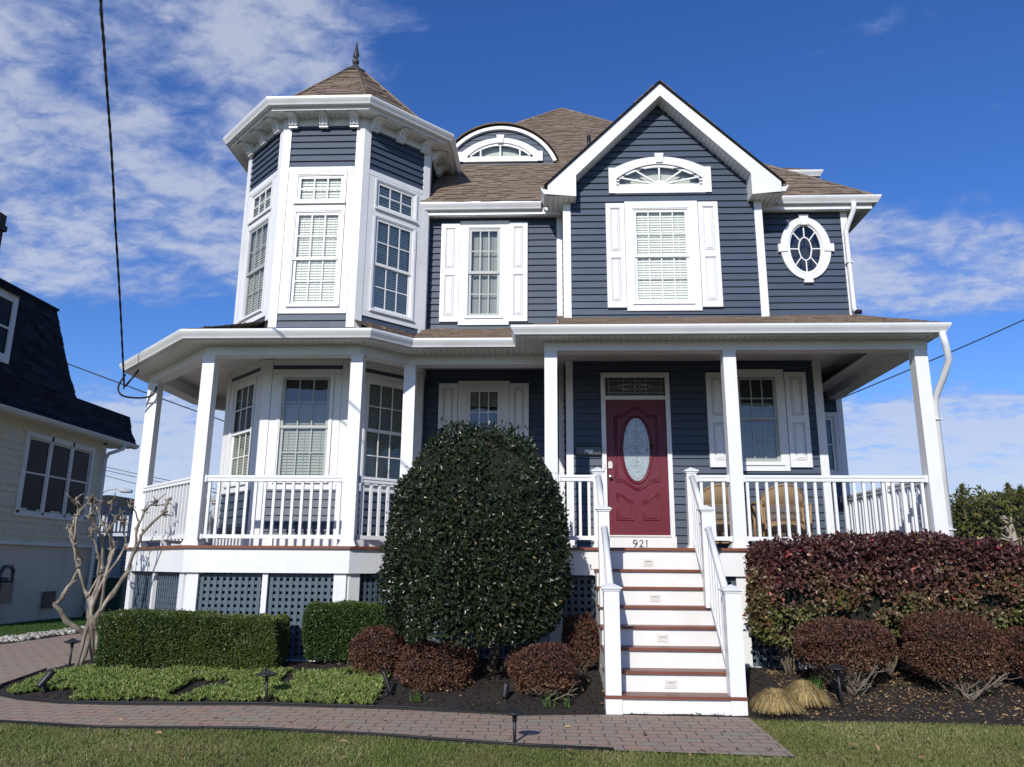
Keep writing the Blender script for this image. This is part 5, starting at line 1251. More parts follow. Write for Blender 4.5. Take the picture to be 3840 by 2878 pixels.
def twigs(base, tips_c, tips_r, n, r0, mat, parent, name='branch', sub=2, rng=None):
    """stems fanning from the base point into an ellipsoid"""
    m = M(); rg = random.Random(int(abs(base[0]*1000))+n); B = Vector(base)
    for k in range(n):
        th = rg.uniform(0, 2*PI); q = Vector((tips_c[0]+tips_r[0]*math.cos(th)*rg.uniform(.35, 1), tips_c[1]+tips_r[1]*math.sin(th)*rg.uniform(.35, 1), tips_c[2]+tips_r[2]*rg.uniform(-.8, .6)))
        b = B+Vector((rg.uniform(-.06, .06), rg.uniform(-.05, .05), 0)); P = [b]
        for i in range(1, 5): t = i/4; P.append(b.lerp(q, t)+Vector((rg.uniform(-1, 1), rg.uniform(-1, 1), rg.uniform(-.6, .6)))*.035*(q-b).length)
        m.tube(P, [r0*(1-.75*i/4) for i in range(5)], 5)
        for s in range(sub):
            i = rg.randint(1, 3); e = P[i]+Vector((rg.uniform(-1, 1), rg.uniform(-1, 1), rg.uniform(-.1, 1)))*.16; m.tube([P[i], (P[i]+e)/2+Vector((rg.uniform(-.02, .02),)*3), e], [r0*.35, r0*.25, r0*.12], 4)
    return m.build(name, mat, parent)
def at(x, y, dz=-.02): return (x, y, zb_at(x, y)+dz)

# big clipped holly
hl = thing('holly_bush', 'large dark glossy dome shaped holly in front of the porch left of the steps', 'bush', at(-.72, 9.3))
def holly_pts(n):
    P, N = shell((-.76, 9.05, 1.56), (1.02, .78, 1.42), n, .20, 2.2, zmin=-.76, nz=.09, seed=4); k = P[:, 2] > .58+.14*vnoise(P[:, 0], P[:, 1], .2, 3); return P[k], N[k]
P, N = holly_pts(40000); P2, N2 = shell((-.76, 9.05, 1.58), (1.07, .80, 1.47), 1100, .05, 2.2, zmin=-.5, nz=.10, seed=4); P = np.concatenate([P, P2]); N = np.concatenate([N, N2]); foliate('foliage', P, N, (.038, .064), (.42, .55), 'holly_leaf', hl, out=.55, up=.15, fold=.18, jit=1.1)
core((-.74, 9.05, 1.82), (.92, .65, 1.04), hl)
m = M()
for x, tx, r in ((-.95, -1.15, .05), (-.80, -.75, .045), (-.62, -.45, .055), (-.5, -.15, .04)): b_ = at(x, 9.45, -.05); m.tube([b_, (x*.5+tx*.5-.02, 9.4, .5), (tx, 9.2, 1.1)], [r*1.3, r, r*.8], 8)
m.build('trunk', 'holly_bark', hl)
# box hedges
h1 = thing('box_hedge', 'long clipped green hedge left of the blue lattice, yellowish at its right end', 'hedge', at(-4.3, 9.8), 'clipped green hedges')
b = (-5.24, -3.13, 9.34, 9.95, .22, .83)
P, N = boxshell(b, 62000, .10, rnd_=.10); foliate('foliage', P, N, (.018, .030), (.5, .65), 'box_leaf', h1, out=.6, up=.3, rbias=NR.random(len(P))*.85+np.clip((P[:, 0]+3.9)*.22, 0, .2)+np.where(P[:, 2] > .8, .06, -.05))
m = M(); m.box(WD, b[0]+.12, b[1]-.12, b[2]+.11, b[3]-.1, b[4]+.1, b[5]-.11); m.build('light_block', 'foliage_core', h1); twigs(at(-4.9, 9.7), (-4.9, 9.7, .4), (.6, .25, .15), 22, .012, 'twig', h1); twigs(at(-3.6, 9.65), (-3.5, 9.6, .4), (.5, .25, .15), 22, .012, 'twig', h1)  # dark box added inside the long hedge to stop light passing
h2 = thing('box_hedge', 'shorter deep green hedge tucked behind the brown shrubs, left of the holly', 'hedge', at(-2.4, 9.9), 'clipped green hedges')
b = (-2.90, -1.72, 9.60, 10.0, .28, .96)
P, N = boxshell(b, 34000, .10, rnd_=.12); foliate('foliage', P, N, (.02, .034), (.5, .65), 'box_leaf_green', h2, out=.6, up=.3, rbias=NR.random(len(P))*.85+np.where(P[:, 2] > .88, .1, -.04))
m = M(); m.box(WD, b[0]+.13, b[1]-.1, b[2]+.12, b[3]-.1, b[4]+.1, b[5]-.13); m.build('light_block', 'foliage_core', h2); twigs(at(-2.4, 9.8), (-2.4, 9.8, .4), (.5, .15, .15), 20, .012, 'twig', h2)  # same kind of added light-blocking box in the short hedge
# bronze barberry-like shrubs
def bronze(x, y, z, rx, ry, rz, n, label, leg=.15, mat='twig', pale=0, pw=2.8):
    t = thing('barberry_shrub', label, 'shrub', at(x, y), 'clipped bronze shrubs')
    P, N = shell((x, y, z), (rx, ry, rz), int(n*.8), .40, pw, zmin=-.97, nz=.17, seed=int(abs(x*97))+3)
    zr = (P[:, 2]-(z-rz))/(2*rz); keep = NR.random(len(P)) < np.clip(zr*2.4+.25, .12, 1); P, N = P[keep], N[keep]; zr = zr[keep]
    foliate('foliage', P, N, (.020, .036), (.45, .62), 'bronze_leaf', t, out=.5, up=.35, rbias=NR.random(len(P))*.8+np.clip(.28-zr*.35, 0, .2))
    core((x, y, z+rz*.18), (rx*.74, ry*.72, rz*.62), t, pw)
    twigs(at(x, y), (x, y, z-rz*.15), (rx*1.0, ry*1.0, rz*1.0), 70, .008, mat, t, sub=4)
    if pale: twigs(at(x+.05, y-.1), (x+.1, y-ry*.7, z-rz*.75), (rx*.85, ry*.5, rz*.35), pale, .013, 'pale_twig', t, name='stem', sub=4)
    return t
bronze(-1.90, 9.35, .45, .31, .28, .25, 9000, 'rounded brown shrub touching the right end of the short green hedge')
bronze(-1.18, 8.98, .32, .40, .32, .26, 14000, 'wide brown shrub directly in front of the holly trunk')
bronze(0.0, 8.62, .37, .355, .32, .235, 13000, 'compact reddish brown shrub just behind the lawn path light', pale=5)
bronze(.44, 9.50, .58, .215, .22, .27, 7000, 'small brown shrub squeezed between the holly and the side of the steps')
bronze(3.19, 8.80, .63, .47, .36, .25, 17000, 'wide bronze shrub on pale twigs, under the left part of the burgundy hedge', pale=11)
bronze(4.30, 8.74, .62, .47, .36, .32, 20000, 'taller bushy bronze shrub under the middle of the burgundy hedge', pale=9)
bronze(5.24, 8.80, .56, .40, .34, .26, 11000, 'bronze shrub cut by the right edge of the picture', pale=10)
# burgundy hedge
bh = thing('burgundy_hedge', 'tall clipped hedge of burgundy and green leaves right of the steps', 'hedge', at(4.6, 9.5))
Ps, Ns = [], []
b = (2.43, 7.4, 9.0, 9.88, .62, 1.72); P, N = boxshell(b, 42000, .22, rnd_=.22)
top = np.clip((P[:, 2]-1.2)/.5, 0, 1); P[:, 2] += top*(.10*np.clip((P[:, 0]-2.4)/1.6, 0, 1)-.16*np.clip((P[:, 0]-4.3)/1.4, 0, 1)); low = np.clip((1.1-P[:, 2])/.5, 0, 1)
P[:, 2] -= low*.16*np.clip(vnoise(P[:, 0], P[:, 1], .5, 8)*2-.8, -1, 1)
zr = np.clip((P[:, 2]-.6)/1.1, 0, 1); g = vnoise(P[:, 0], P[:, 2]*1.0, .22, 12)
base = np.where(NR.random(len(P)) < .955, np.clip(.93-.80*zr**.9+(g-.5)*.45+(NR.random(len(P))-.5)*.35, 0, .94), .955+.045*NR.random(len(P)))
keep = (NR.random(len(P)) < np.clip(.35+zr*1.6, 0, 1)) & ~((g < .26) & (zr < .55)); foliate('foliage', P[keep], N[keep], (.035, .065), (.52, .70), 'burgundy_leaf', bh, out=.35, up=.1, rbias=base[keep], fold=.12, jit=1.1)
m = M(); m.box(WD, 2.72, 7.1, 9.26, 9.7, .85, 1.46); m.build('light_block', 'foliage_core', bh)  # added dark box keeping light from passing through the burgundy hedge
for x in (2.8, 3.35, 3.9, 4.5, 5.1, 5.8): twigs(at(x, 9.45), (x, 9.45, 1.0), (.35, .3, .35), 22, .016, 'twig', bh)

# ground cover, weeds, ornamental grass
pts = []
x, y = in_bed(4000, -5.9, -1.75, 8.38, 9.55, .06); dens = vnoise(x, y, .32, 21); lim = 9.35+.25*(vnoise(x, y*0+3, .5, 2)-.5)*2
k = (dens > .15) & (np.hypot(x+2.89, y-8.45) > .13) & (y < np.where(x < -5, 9.9, lim)) & ~((x < -4.9) & (y < 8.75) & (x+y*.3 < -2.4)); x, y = x[k], y[k]
gcl = []
n0 = len(x); rep = 7; X = np.repeat(x, rep); Y = np.repeat(y, rep); n = len(X); th = NR.uniform(0, 2*PI, n); tilt = NR.uniform(.5, 2.0, n)
D = np.stack([np.cos(th), np.sin(th), tilt], 1); N = np.stack([-np.cos(th)*tilt, -np.sin(th)*tilt, np.ones(n)], 1); P = np.stack([X, Y, bed_z(X, Y)+NR.uniform(0, .02, n)], 1)
tag(leaves('ground_cover', P, D, N, NR.uniform(.045, .085, n), NR.uniform(.018, .029, n), np.clip(np.repeat(NR.random(n0)*.35, rep)+NR.random(n)*.62, 0, 1), 'lambs_ear', None, .3), 'low light green leafy ground cover along the front of the left bed', 'ground cover', kind='stuff')
def weed(x, y, n, h, label):
    z = zb_at(x, y); c = np.zeros((n, 3)); c[:, 0] = x+NR.normal(size=n)*.03; c[:, 1] = y+NR.normal(size=n)*.03; c[:, 2] = z
    o = blades('grass_tuft', c, NR.uniform(h*.6, h, n), NR.uniform(.006, .011, n), NR.random(n), 'green_grass', 1.0); tag(o, label, 'weed', 'green tufts in the mulch')
weed(-1.32, 8.50, 34, .13, 'bright green tuft at the path edge below the wide brown shrub'); weed(.02, 8.32, 18, .17, 'thin green sprig below the compact brown shrub, left of its neighbour'); weed(.22, 8.34, 18, .19, 'thin green sprig nearest the bottom of the steps on the left')
weed(2.85, 8.75, 60, .22, 'green tuft behind the second straw coloured grass clump')
def tussock(x, y, r, h, n, label):
    t = thing('ornamental_grass', label, 'grass clump', at(x, y), 'straw coloured grass clumps')
    a = NR.uniform(0, 2*PI, n); rr = NR.random(n)**.5*r*.45; lean = NR.random(n)**.8; P = np.stack([x+rr*np.cos(a), y+rr*np.sin(a), np.full(n, zb_at(x, y))], 1)
    d = np.stack([np.cos(a+NR.normal(size=n)*.5), np.sin(a+NR.normal(size=n)*.5), np.zeros(n)], 1); L = NR.uniform(.7, 1.05, n)*h; s = np.stack([-np.sin(a), np.cos(a), np.zeros(n)], 1)*NR.uniform(.0012, .0022, n)[:, None]
    p1 = P+d*(lean*r*.45)[:, None]+np.array([0, 0, 1])*(L*(.75-.15*lean))[:, None]; p2 = P+d*(lean*r*.95+.02)[:, None]+np.array([0, 0, 1])*(L*(1-.45*lean))[:, None]; p3 = P+d*(lean*r*1.25+.03)[:, None]+np.array([0, 0, 1])*(L*(1-.85*lean))[:, None]
    V = np.stack([P-s, P+s, p1-s, p1+s, p2-s, p2+s, p3-s*.4, p3+s*.4], 1).reshape(-1, 3); b_ = np.arange(n)[:, None]*8
    F_ = np.concatenate([b_+np.array(q) for q in ((0, 1, 3, 2), (2, 3, 5, 4), (4, 5, 7, 6))], 1).reshape(-1, 4); np_mesh('foliage', V, F_, np.repeat(NR.random(n), 8), 'straw', t)
tussock(2.27, 8.20, .150, .235, 3600, 'straw coloured grass clump nearest the steps, left of two'); tussock(2.60, 8.36, .14, .25, 3200, 'straw coloured grass clump farther from the steps, beside the black path light')

# pruned crape myrtle ----------------------------------------------
cm = thing('pruned_tree', 'bare pruned multi trunk tree with knobbly ends at the left corner of the bed', 'tree', at(-5.95, 10.45))
Nn = dict(a0=(-6.06, .03), a1=(-6.06, .48), a2=(-6.27, .68), a3=(-6.38, .89), a4=(-6.34, 1.17), a5=(-6.28, 1.47), a6=(-6.27, 1.67), a7=(-6.34, 1.9), a7b=(-6.42, 2.08), a8=(-6.43, 2.27), a9=(-6.26, 2.05), a10=(-6.18, 2.27),
 b0=(-5.95, .03), b1=(-5.93, .63), b2=(-5.91, .87), b3=(-5.89, 1.24), b4=(-5.88, 1.6), b5=(-5.82, 1.89), b6=(-5.72, 2.04), c0=(-5.84, .03), c1=(-5.86, .51), c2=(-5.86, .71), c3=(-5.71, 1.02), c4=(-5.63, 1.31), c5=(-5.49, 1.61), c6=(-5.32, 1.85), c7=(-5.16, 2.11), c8=(-5.17, 2.29),
 c9=(-5.46, 1.87), c10=(-5.35, 2.12), c11=(-5.34, 2.26), c12=(-5.52, 1.97), c13=(-5.54, 2.22), d0=(-6.04, 1.03), d1=(-5.99, 1.34), d2=(-5.98, 1.77), d3=(-6.07, 2.05), d4=(-6.21, 2.29), d5=(-5.85, 1.67), d6=(-5.95, 1.93), d7=(-6.05, 2.27), e0=(-6.45, 1.78), e1=(-6.53, 1.92), e2=(-6.17, 1.37), e3=(-6.0, 1.0), d8=(-5.97, 2.15), d9=(-5.90, 2.22), f0=(-6.01, .04), f1=(-5.99, .7), f2=(-6.02, 1.1), f3=(-5.95, 1.5), f4=(-6.03, 1.85), f5=(-6.12, 2.2), g0=(-5.90, .04), g1=(-5.80, .8), g2=(-5.79, 1.25), g3=(-5.70, 1.65), g4=(-5.74, 2.0))

yv = {k: 10.42+.16*math.sin(i*1.7) for i, k in enumerate(Nn)}
def V3(k): return Vector((Nn[k][0], yv[k], Nn[k][1]))
def limb(keys, r0, r1, nm='trunk'):
    m = M(); rg = random.Random(hash(keys[0]) % 7 + len(keys)); P = [V3(k) for k in keys]; Q = []; Rr = []
    for i in range(len(P)-1):
        for j in range(4): t = j/4; Q.append(P[i].lerp(P[i+1], t)+Vector((rg.uniform(-1, 1), rg.uniform(-1, 1), 0))*.013); f = (i+t)/(len(P)-1); Rr.append(.68*(r0+(r1-r0)*f)*rg.uniform(.86, 1.15)*(1.22 if j == 0 and i else 1))
    Q.append(P[-1]); Rr.append(r1*1.2); m.tube(Q, Rr, 9)
    for i in range(1, len(P)):
        for s in range(rg.randint(2, 4)):   # pruning knobs and stubs
            d = Vector((rg.uniform(-1, 1), rg.uniform(-1, 1), rg.uniform(-.1, .9))).normalized(); q = P[i]; l = rg.uniform(.03, .075); m.tube([q, q+d*l], [r1*.9+.006, r1*.5+.003], 6)
    return m.build(nm, 'crape_bark', cm)
limb(['a0', 'a1', 'a2', 'a3', 'a4', 'a5', 'a6', 'a7', 'a7b', 'a8'], .052, .017); limb(['a6', 'a9', 'a10'], .022, .013, 'branch'); limb(['a5', 'e2', 'e0', 'e1'], .02, .014, 'branch')
limb(['b0', 'b1', 'b2', 'b3', 'b4', 'b5', 'b6'], .048, .016); limb(['c0', 'c1', 'c2', 'c3', 'c4', 'c5', 'c6', 'c7', 'c8'], .056, .017); limb(['c5', 'c9', 'c10', 'c11'], .026, .014, 'branch'); limb(['c9', 'c12', 'c13'], .02, .011, 'branch')
limb(['c2', 'e3', 'd0', 'e2', 'a5'], .03, .02, 'branch'); limb(['b2', 'd1', 'd2', 'd3', 'd4'], .038, .015, 'branch'); limb(['b3', 'd5', 'd6', 'd7'], .03, .014, 'branch'); limb(['d6', 'd8', 'd9'], .018, .012, 'branch'); limb(['a1', 'e3', 'd1'], .026, .02, 'branch'); limb(['c1', 'b3', 'd5'], .025, .02, 'branch'); limb(['f0', 'f1', 'f2', 'f3', 'f4', 'f5'], .036, .013); limb(['g0', 'g1', 'g2', 'g3', 'g4'], .034, .014)
rg = random.Random(5)
for k in ('f5', 'g4', 'f4', 'c10', 'a8', 'a10', 'b6', 'c8', 'c11', 'c13', 'd4', 'd7', 'd9', 'e1', 'c7', 'd3', 'a7b', 'b5'):
    m = M()
    for s in range(9):
        d = Vector((rg.uniform(-1, 1), rg.uniform(-1, 1), rg.uniform(-.3, 1.1))).normalized(); q = V3(k)+Vector((rg.uniform(-1, 1), rg.uniform(-1, 1), rg.uniform(-3.5, .8)))*.022; l = rg.choice((.03, .05, .07, .14))*rg.uniform(.7, 1.3); m.tube([q, q+d*l*.6+Vector((rg.uniform(-.01, .01), 0, .01)), q+d*l], [.012, .007, .004], 5)
    m.build('twig', 'crape_bark', cm)
cr = thing('pruned_tree', 'pruned trunk top with knobbly stubs rising over the burgundy hedge at the right edge', 'tree', at(5.75, 9.75))
m = M(); rg = random.Random(8); P0 = Vector((5.95, 9.95, .1))
for (dx, tz, tx) in ((0, 1.88, 5.62), (.1, 1.95, 5.66), (.16, 1.7, 5.82), (.25, 2.1, 6.1)):
    Q = [P0+Vector((dx, 0, 0)).lerp(Vector((0, 0, 0)), 0) + (Vector((tx, 9.75, tz))-P0-Vector((dx, 0, 0)))*t + Vector((rg.uniform(-1, 1), rg.uniform(-1, 1), 0))*.02 for t in (0, .25, .5, .75, .9, 1)]; m.tube(Q, [.05, .045, .04, .036, .034, .03], 8)
    for s in range(16): q = Q[-1]+Vector((rg.uniform(-1, 1), rg.uniform(-1, 1), rg.uniform(-3, 1)))*.045; d = Vector((rg.uniform(-1, .4), rg.uniform(-1, 1), rg.uniform(-.1, 1))).normalized(); m.tube([q, q+d*rg.uniform(.04, .13)], [.016, .007], 5)
m.build('trunk', 'crape_bark', cr)
# evergreen hedge behind on the right, bare tree behind the porch
for (x, y, rx, ry, zt, n, l) in ((13.6, 22, 3.3, 2.6, 3.6, 30000, 'dense dark evergreen hedge mass behind the right porch corner'), (18.0, 21.0, 2.9, 2.4, 3.8, 22000, 'dark evergreen with feathery tips at the right edge behind the hedge')):
    t = thing('evergreen_tree', l, 'tree', (x, y, 0), 'evergreens behind the house')
    P, N = shell((x, y, zt*.48), (rx, ry, zt*.52), n, .25, 3.0, zmin=-.9, nz=.14, seed=int(x)); P[:, 2] += (vnoise(P[:, 0]*1.0, P[:, 1], .8, 31)-.4)*.6*np.clip(P[:, 2]/zt, 0, 1); foliate('crown', P, N, (.09, .17), (.32, .5), 'evergreen', t, out=.5, up=.1, jit=1.0)
    core((x, y, zt*.46), (rx*.86, ry*.8, zt*.46), t, 3.0); m = M(); m.tube([(x, y, -.1), (x, y, 1.5)], .18, 8); m.build('trunk', 'holly_bark', t)
    # feathery leaders
for i, (x, y, z) in enumerate(((10.25, 20.2, 3.6), (11.4, 20.4, 3.9), (12.6, 20.4, 3.95))):
    pass
n = 900; lead = [(10.7, 20.3, 3.1, .42), (11.9, 20.4, 3.1, .45), (12.2, 20.4, 3.1, .4)]
t = thing('conifer_shoots', 'feathery conifer tips standing above the evergreen hedge on the right', 'conifer', (11, 20.3, 3.0)); Ps = []
for x, y, z, h in lead:
    k = 420; u = NR.random(k); a = NR.uniform(0, 2*PI, k); rr = .22*(1-u)*NR.random(k)+.01; Ps.append(np.stack([x+rr*np.cos(a), y+rr*np.sin(a), z+u*h], 1))
P = np.concatenate(Ps); N = unit(NR.normal(size=P.shape)); foliate('foliage', P, N, (.05, .12), (.15, .25), 'evergreen', t, out=.6, up=.5)
m = M(); [m.tube([(x, y, z-.8), (x, y, z+h)], [.025, .006], 5) for x, y, z, h in lead]; m.build('stem', 'holly_bark', t)
bt = thing('bare_shrub', 'thin leafless shrub seen through the porch rails beside the turret', 'shrub', (-10.2, 24, 0)); m = M(); rg = random.Random(3)
def grow(p, d, l, r, dep):
    q = p+d*l; m.tube([p, q], [r, r*.7], 5)
    if dep:
        for k in range(3): grow(q, (d+Vector((rg.uniform(-.6, .6), rg.uniform(-.6, .6), rg.uniform(-.1, .4)))).normalized(), l*.74, r*.62, dep-1)
for k in range(3): grow(Vector((-10.2+.3*k, 24, 0)), Vector((rg.uniform(-.2, .2), 0, 1)).normalized(), 1.0, .05, 5)
m.build('branch', 'twig', bt)
P = np.stack([NR.normal(size=900)*.9-10.0, NR.normal(size=900)*.7+24, NR.uniform(1.6, 3.7, 900)], 1); foliate('foliage', P, unit(NR.normal(size=P.shape)), (.05, .1), (.4, .6), 'bare_leaf', bt)

# ------------------------------------------------------------------ garden lights, pipe
def path_light(x, y, z, zt, label, tilt=0, r=.112):
    t = thing('path_light', label, 'path light', (x, y, z), 'black mushroom path lights')
    m = M(); m.tube([(x, y, z-.05), (x+tilt, y, zt-.02)], .014, 10); m.tube([(x+tilt*.85, y, zt-.07), (x+tilt, y, zt-.01)], .02, 10); m.build('stem', 'black_metal', t)
    m = M(); m.lathe((x+tilt, y, zt), [(.02, -.028), (r-.006, -.004), (r, 0), (r-.01, .008), (.06, .022), (.03, .036), (.012, .046), (.004, .05)], 28); m.build('lamp_shade', 'black_metal', t)
path_light(-6.30, 10.62, zb_at(-6.3, 10.62), .40, 'black path light behind the pruned tree at the far left', .0); path_light(-2.89, 8.50, zb_at(-2.89, 8.50), .30, 'black path light in the ground cover by the long hedge', -.02)
path_light(-.245, 6.90, -.01, .235, 'black path light standing in the lawn edge in front of the brick path', .0, .098); path_light(2.97, 8.36, zb_at(2.97, 8.36), .445, 'black path light in the right bed beside the straw grass', -.02)
def spot(x, y, z, label, dx=.05, h=.16, r=.032, dy=.05, up=.14):
    t = thing('spotlight', label, 'spotlight', (x, y, z), 'black garden spotlights'); m = M(); m.tube([(x, y, z-.05), (x, y, z+h)], .012, 8); m.tube([(x-.012, y, z+h), (x+.012, y, z+h)], .022, 8); m.build('stake', 'black_metal', t)
    m = M(); a = Vector((x-dx, y-dy, z+h-.02)); b_ = Vector((x+dx, y+dy, z+h+up)); m.tube([a, a.lerp(b_, .12), a.lerp(b_, .85), b_], [r*.7, r*.9, r, r*1.02], 14); m.build('lamp_head', 'black_metal', t)
spot(-5.42, 8.72, zb_at(-5.42, 8.72), 'black spotlight tilted up at the left tip of the mulch bed', .04, .08, .038); spot(-1.67, 8.68, zb_at(-1.67, 8.68), 'tall slim black spotlight between the ground cover and the wide brown shrub', -.05, .05, .022, .02, .2); spot(-.40, 8.48, zb_at(-.4, 8.48), 'short black spotlight behind the lawn path light', .01, .04, .034, .02, .12)
m = M(); m.tube([(5.55, 9.98, .30), (7.5, 9.8, .30)], .055, 14); tag(m.build('drain_pipe', 'pipe_grey'), 'pale grey plastic pipe lying on the mulch under the right end of the burgundy hedge', 'pipe')

# ------------------------------------------------------------------ wicker chairs on the porch
def chair(x, y, label, rot=0):
    t = thing('wicker_chair', label, 'chair', (x, y, DZ), 'wicker chairs on the porch'); t_rot = rot
    z0 = DZ; n = 14; w = .29; seat = .42
    def bp(a, z, r=1.0): return (x+.30*math.sin(a)*r, y-.02+.0-.26*math.cos(a)*r*-1, z)
    # fan shaped closed back (faces the house; its rear faces the street)
    m = M(); A = [R(-70+140*k/36) for k in range(37)]
    def pt(a, z, k): fl = 1+.16*max(0, (z-.62))/.3; return (x+(.30*fl)*math.sin(a), y-.24*math.cos(a)*fl+.14, z0+z)
    top = lambda a: .90-.20*abs(math.sin(a))**2.6
    for k in range(36):
        a, b_ = A[k], A[k+1]; off = .004 if k % 2 else -.004; rr = random.random()
        for s in range(4):
            t0, t1 = s/4, (s+1)/4; z_a0, z_a1 = .62+(top(a)-.62)*t0, .62+(top(a)-.62)*t1; z_b0, z_b1 = .62+(top(b_)-.62)*t0, .62+(top(b_)-.62)*t1
            m.face([pt(a, z_a0, 0), pt(b_, z_b0, 0), pt(b_, z_b1, 0), pt(a, z_a1, 0)], rr)
        m.tube([pt(a, .62, 0), pt(a, top(a), 0)], .0065, 5, rr)
    m.tube([pt(a, top(a), 0) for a in A], .017, 7)
    for a0 in A[::6]: pass
    m.build('backrest', 'wicker', t)
    m = M()   # open diamond weave of back, seat apron and skirt
    def weave(zA, zB, a0=-62, a1=62, st=5.5):
        a = a0
        while a < a1-.1:
            for s in (1, -1):
                e = a+s*st*1.6
                if a0-1 <= e <= a1+1: m.tube([pt(R(a), zA, 0), pt(R((a+e)/2), (zA+zB)/2, 0), pt(R(e), zB, 0)], .0035, 4)
            a += st
    weave(.47, .62); weave(.40, .47); weave(.10, .27)
    for z in (.62, .47, .395): m.tube([pt(R(a), z, 0) for a in range(-66, 67, 6)], .010, 6)
    m.build('open_weave', 'wicker', t)
    m = M()
    for k in range(24):
        a, b_ = R(-62+124*k/24), R(-62+124*(k+1)/24); rr = random.random(); m.face([pt(a, .27, 0), pt(b_, .27, 0), pt(b_, .40, 0), pt(a, .40, 0)], rr); m.tube([pt(a, .27, 0), pt(a, .40, 0)], .006, 4, rr)
    m.tube([pt(R(a), .27, 0) for a in range(-62, 63, 8)], .012, 6); m.tube([pt(R(a), .10, 0) for a in range(-62, 63, 8)], .012, 6)
    m.build('seat_apron', 'wicker', t)
    m = M(); m.face([(x-.26, y-.05, z0+.40), (x+.26, y-.05, z0+.40), (x+.27, y+.42, z0+.42), (x-.27, y+.42, z0+.42)]); m.face([(x-.27, y+.42, z0+.42), (x+.27, y+.42, z0+.42), (x+.27, y+.42, z0+.28), (x-.27, y+.42, z0+.28)]); m.build('seat', 'wicker', t)
    for s in (-1, 1):
        m = M(); m.tube([(x+s*.27, y+.02, z0+.62), (x+s*.31, y+.0, z0+.66), (x+s*.37, y+.12, z0+.665), (x+s*.36, y+.36, z0+.66), (x+s*.33, y+.46, z0+.62), (x+s*.31, y+.46, z0+.45)], .021, 8); m.build('armrest', 'rattan', t)
        for yy, xx in ((.03, .27), (.44, .30)): m = M(); m.tube([(x+s*xx, y+yy, z0), (x+s*xx, y+yy, z0+.64)], .021, 8); m.build('leg', 'rattan', t)
        m = M(); m.tube([(x+s*.36, y-.06, z0+.645), (x+s*.34, y-.10, z0+.60), (x+s*.325, y-.10, z0+.35), (x+s*.33, y-.08, z0)], .021, 8); m.build('leg', 'rattan', t)
chair(2.50, 11.15, 'brown wicker armchair partly hidden by the stair post and the porch column'); chair(3.38, 11.15, 'brown wicker armchair fully behind the white porch rails')

# ------------------------------------------------------------------ light, sky, camera
AZ, EL = R(16.0), R(29.2)
sun = bpy.data.lights.new('sun', 'SUN'); sun.energy = 4.3; sun.angle = R(.53); sun.color = (1.0, .955, .88)
so = bpy.data.objects.new('sun', sun); COL.objects.link(so); d = Vector((math.sin(AZ)*math.cos(EL), math.cos(AZ)*math.cos(EL), -math.sin(EL))); so.rotation_euler = d.to_track_quat('-Z', 'Y').to_euler(); so.location = (-5, -10, 20)
w = bpy.data.worlds.new('World'); SC.world = w; w.use_nodes = True; nt = w.node_tree; nt.nodes.clear()
out = nd(nt, 'ShaderNodeOutputWorld'); bg = nd(nt, 'ShaderNodeBackground'); lk(nt, bg.outputs[0], out.inputs[0])
sky = nd(nt, 'ShaderNodeTexSky', sky_type='NISHITA'); sky.sun_disc = False; sky.sun_elevation = EL; sky.sun_rotation = PI+AZ
sky.altitude = 0; sky.air_density = 1.0; sky.dust_density = .3; sky.ozone_density = 4.0
tc = nd(nt, 'ShaderNodeTexCoord'); sp = nd(nt, 'ShaderNodeSeparateXYZ'); lk(nt, tc.outputs['Generated'], sp.inputs[0]); X, Y, Z = sp.outputs
hs = nd(nt, 'ShaderNodeHueSaturation'); hs.inputs['Saturation'].default_value = SKY_SAT; hs.inputs['Hue'].default_value = SKY_HUE; hs.inputs['Value'].default_value = SKY_VAL; lk(nt, sky.outputs[0], hs.inputs['Color'])
zc = math_n(nt, 'ADD', math_n(nt, 'MAXIMUM', Z, 0.0), .22)
pv = nd(nt, 'ShaderNodeCombineXYZ'); lk(nt, math_n(nt, 'DIVIDE', X, zc), pv.inputs[0]); lk(nt, math_n(nt, 'DIVIDE', Y, zc), pv.inputs[1])
mp = nd(nt, 'ShaderNodeMapping'); lk(nt, pv.outputs[0], mp.inputs[0]); mp.inputs['Rotation'].default_value = (0, 0, .35); mp.inputs['Scale'].default_value = (1.0, 1.35, 1); mp.inputs['Location'].default_value = (3.1, 1.7, 0)
n1 = noise(nt, 5.0, 9, vec=mp.outputs[0], rough=.56, dist=.25); n2 = noise(nt, 1.1, 3, vec=mp.outputs[0], rough=.5); n6 = noise(nt, 17, 6, vec=mp.outputs[0], rough=.6, dist=.4)
# cover grows to the left; extra low bands
sxy = math_n(nt, 'DIVIDE', X, math_n(nt, 'MAXIMUM', Y, .05)); el = math_n(nt, 'DIVIDE', Z, math_n(nt, 'MAXIMUM', Y, .05))
left = nd(nt, 'ShaderNodeMapRange'); lk(nt, sxy, left.inputs[0]); left.inputs[1].default_value = -.10; left.inputs[2].default_value = -.32; left.inputs[3].default_value = 0; left.inputs[4].default_value = 1; left.interpolation_type = 'SMOOTHSTEP'
def rng(v, a, b, c=0, d=1):
    r = nd(nt, 'ShaderNodeMapRange'); lk(nt, v, r.inputs[0]); r.inputs[1].default_value = a; r.inputs[2].default_value = b; r.inputs[3].default_value = c; r.inputs[4].default_value = d; r.interpolation_type = 'SMOOTHSTEP'; return r.outputs[0]
high = math_n(nt, 'MULTIPLY', left.outputs[0], math_n(nt, 'MULTIPLY', rng(el, .32, .41), rng(el, 1.25, .95)))
lowband = rng(el, .27, .19); rband = math_n(nt, 'MULTIPLY', math_n(nt, 'MULTIPLY', rng(el, .29, .36), rng(el, .53, .44)), rng(sxy, .30, .42))
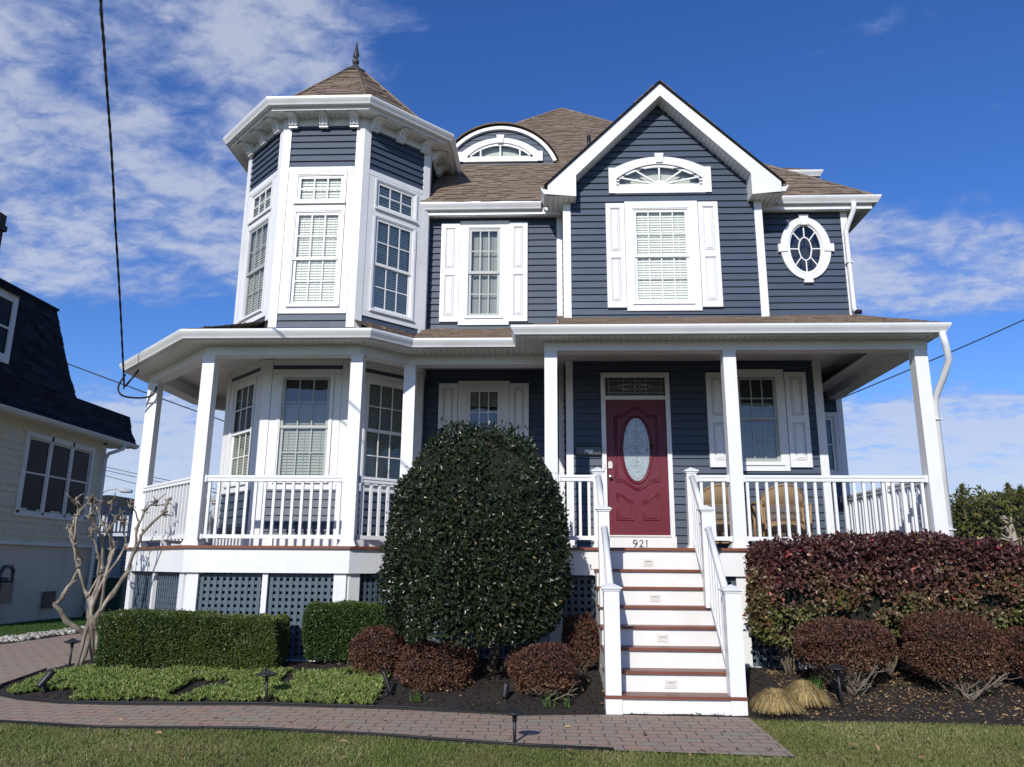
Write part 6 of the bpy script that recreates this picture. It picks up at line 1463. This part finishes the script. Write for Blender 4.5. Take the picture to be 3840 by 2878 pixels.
tot = math_n(nt, 'ADD', math_n(nt, 'MULTIPLY', high, .90), math_n(nt, 'ADD', math_n(nt, 'MULTIPLY', lowband, 1.15), math_n(nt, 'MULTIPLY', rband, .85)))
dn = math_n(nt, 'ADD', math_n(nt, 'ADD', math_n(nt, 'MULTIPLY', n1, 1.7), math_n(nt, 'ADD', math_n(nt, 'MULTIPLY', n2, .5), math_n(nt, 'MULTIPLY', n6, 1.1))), math_n(nt, 'SUBTRACT', tot, 1.80))
cov = rng(dn, .10, 1.0)
ccol = ramp(nt, [(0, (.30, .42, .82)), (.6, (.52, .62, .92)), (1, (.78, .84, 1.0))]); lk(nt, cov, ccol.inputs[0])
csc = nd(nt, 'ShaderNodeVectorMath', operation='SCALE'); lk(nt, ccol.outputs[0], csc.inputs[0]); csc.inputs['Scale'].default_value = CLOUD
col = mixc(nt, math_n(nt, 'MULTIPLY', cov, .74), mixc(nt, 1.0, hs.outputs[0], (1.10, 1.18, 1.50), 'MULTIPLY'), csc.outputs[0]); lk(nt, col, bg.inputs[0]); bg.inputs[1].default_value = .10
cam = bpy.data.cameras.new('camera'); co = bpy.data.objects.new('camera', cam); COL.objects.link(co); SC.camera = co
cam.sensor_width = 36; cam.sensor_fit = 'HORIZONTAL'; cam.lens = 36*2900/3840; cam.clip_end = 2000; cam.clip_start = .05
yaw, pit, rol = -.0415382213, .232890153, .00702916222
f = Vector((math.sin(yaw)*math.cos(pit), math.cos(yaw)*math.cos(pit), math.sin(pit))); r = Vector((math.cos(yaw), -math.sin(yaw), 0)); u = r.cross(f)
r2 = r*math.cos(rol)+u*math.sin(rol); u2 = -r*math.sin(rol)+u*math.cos(rol)
mt = Matrix((( r2.x, u2.x, -f.x, 0), (r2.y, u2.y, -f.y, 0), (r2.z, u2.z, -f.z, 1.415), (0, 0, 0, 1))); co.matrix_world = mt
SC.view_settings.view_transform = 'Standard'; SC.view_settings.look = 'None'; SC.view_settings.exposure = EXPO; SC.view_settings.gamma = 1
SC.render.engine = 'CYCLES'; SC.cycles.max_bounces = 6; SC.cycles.transparent_max_bounces = 12
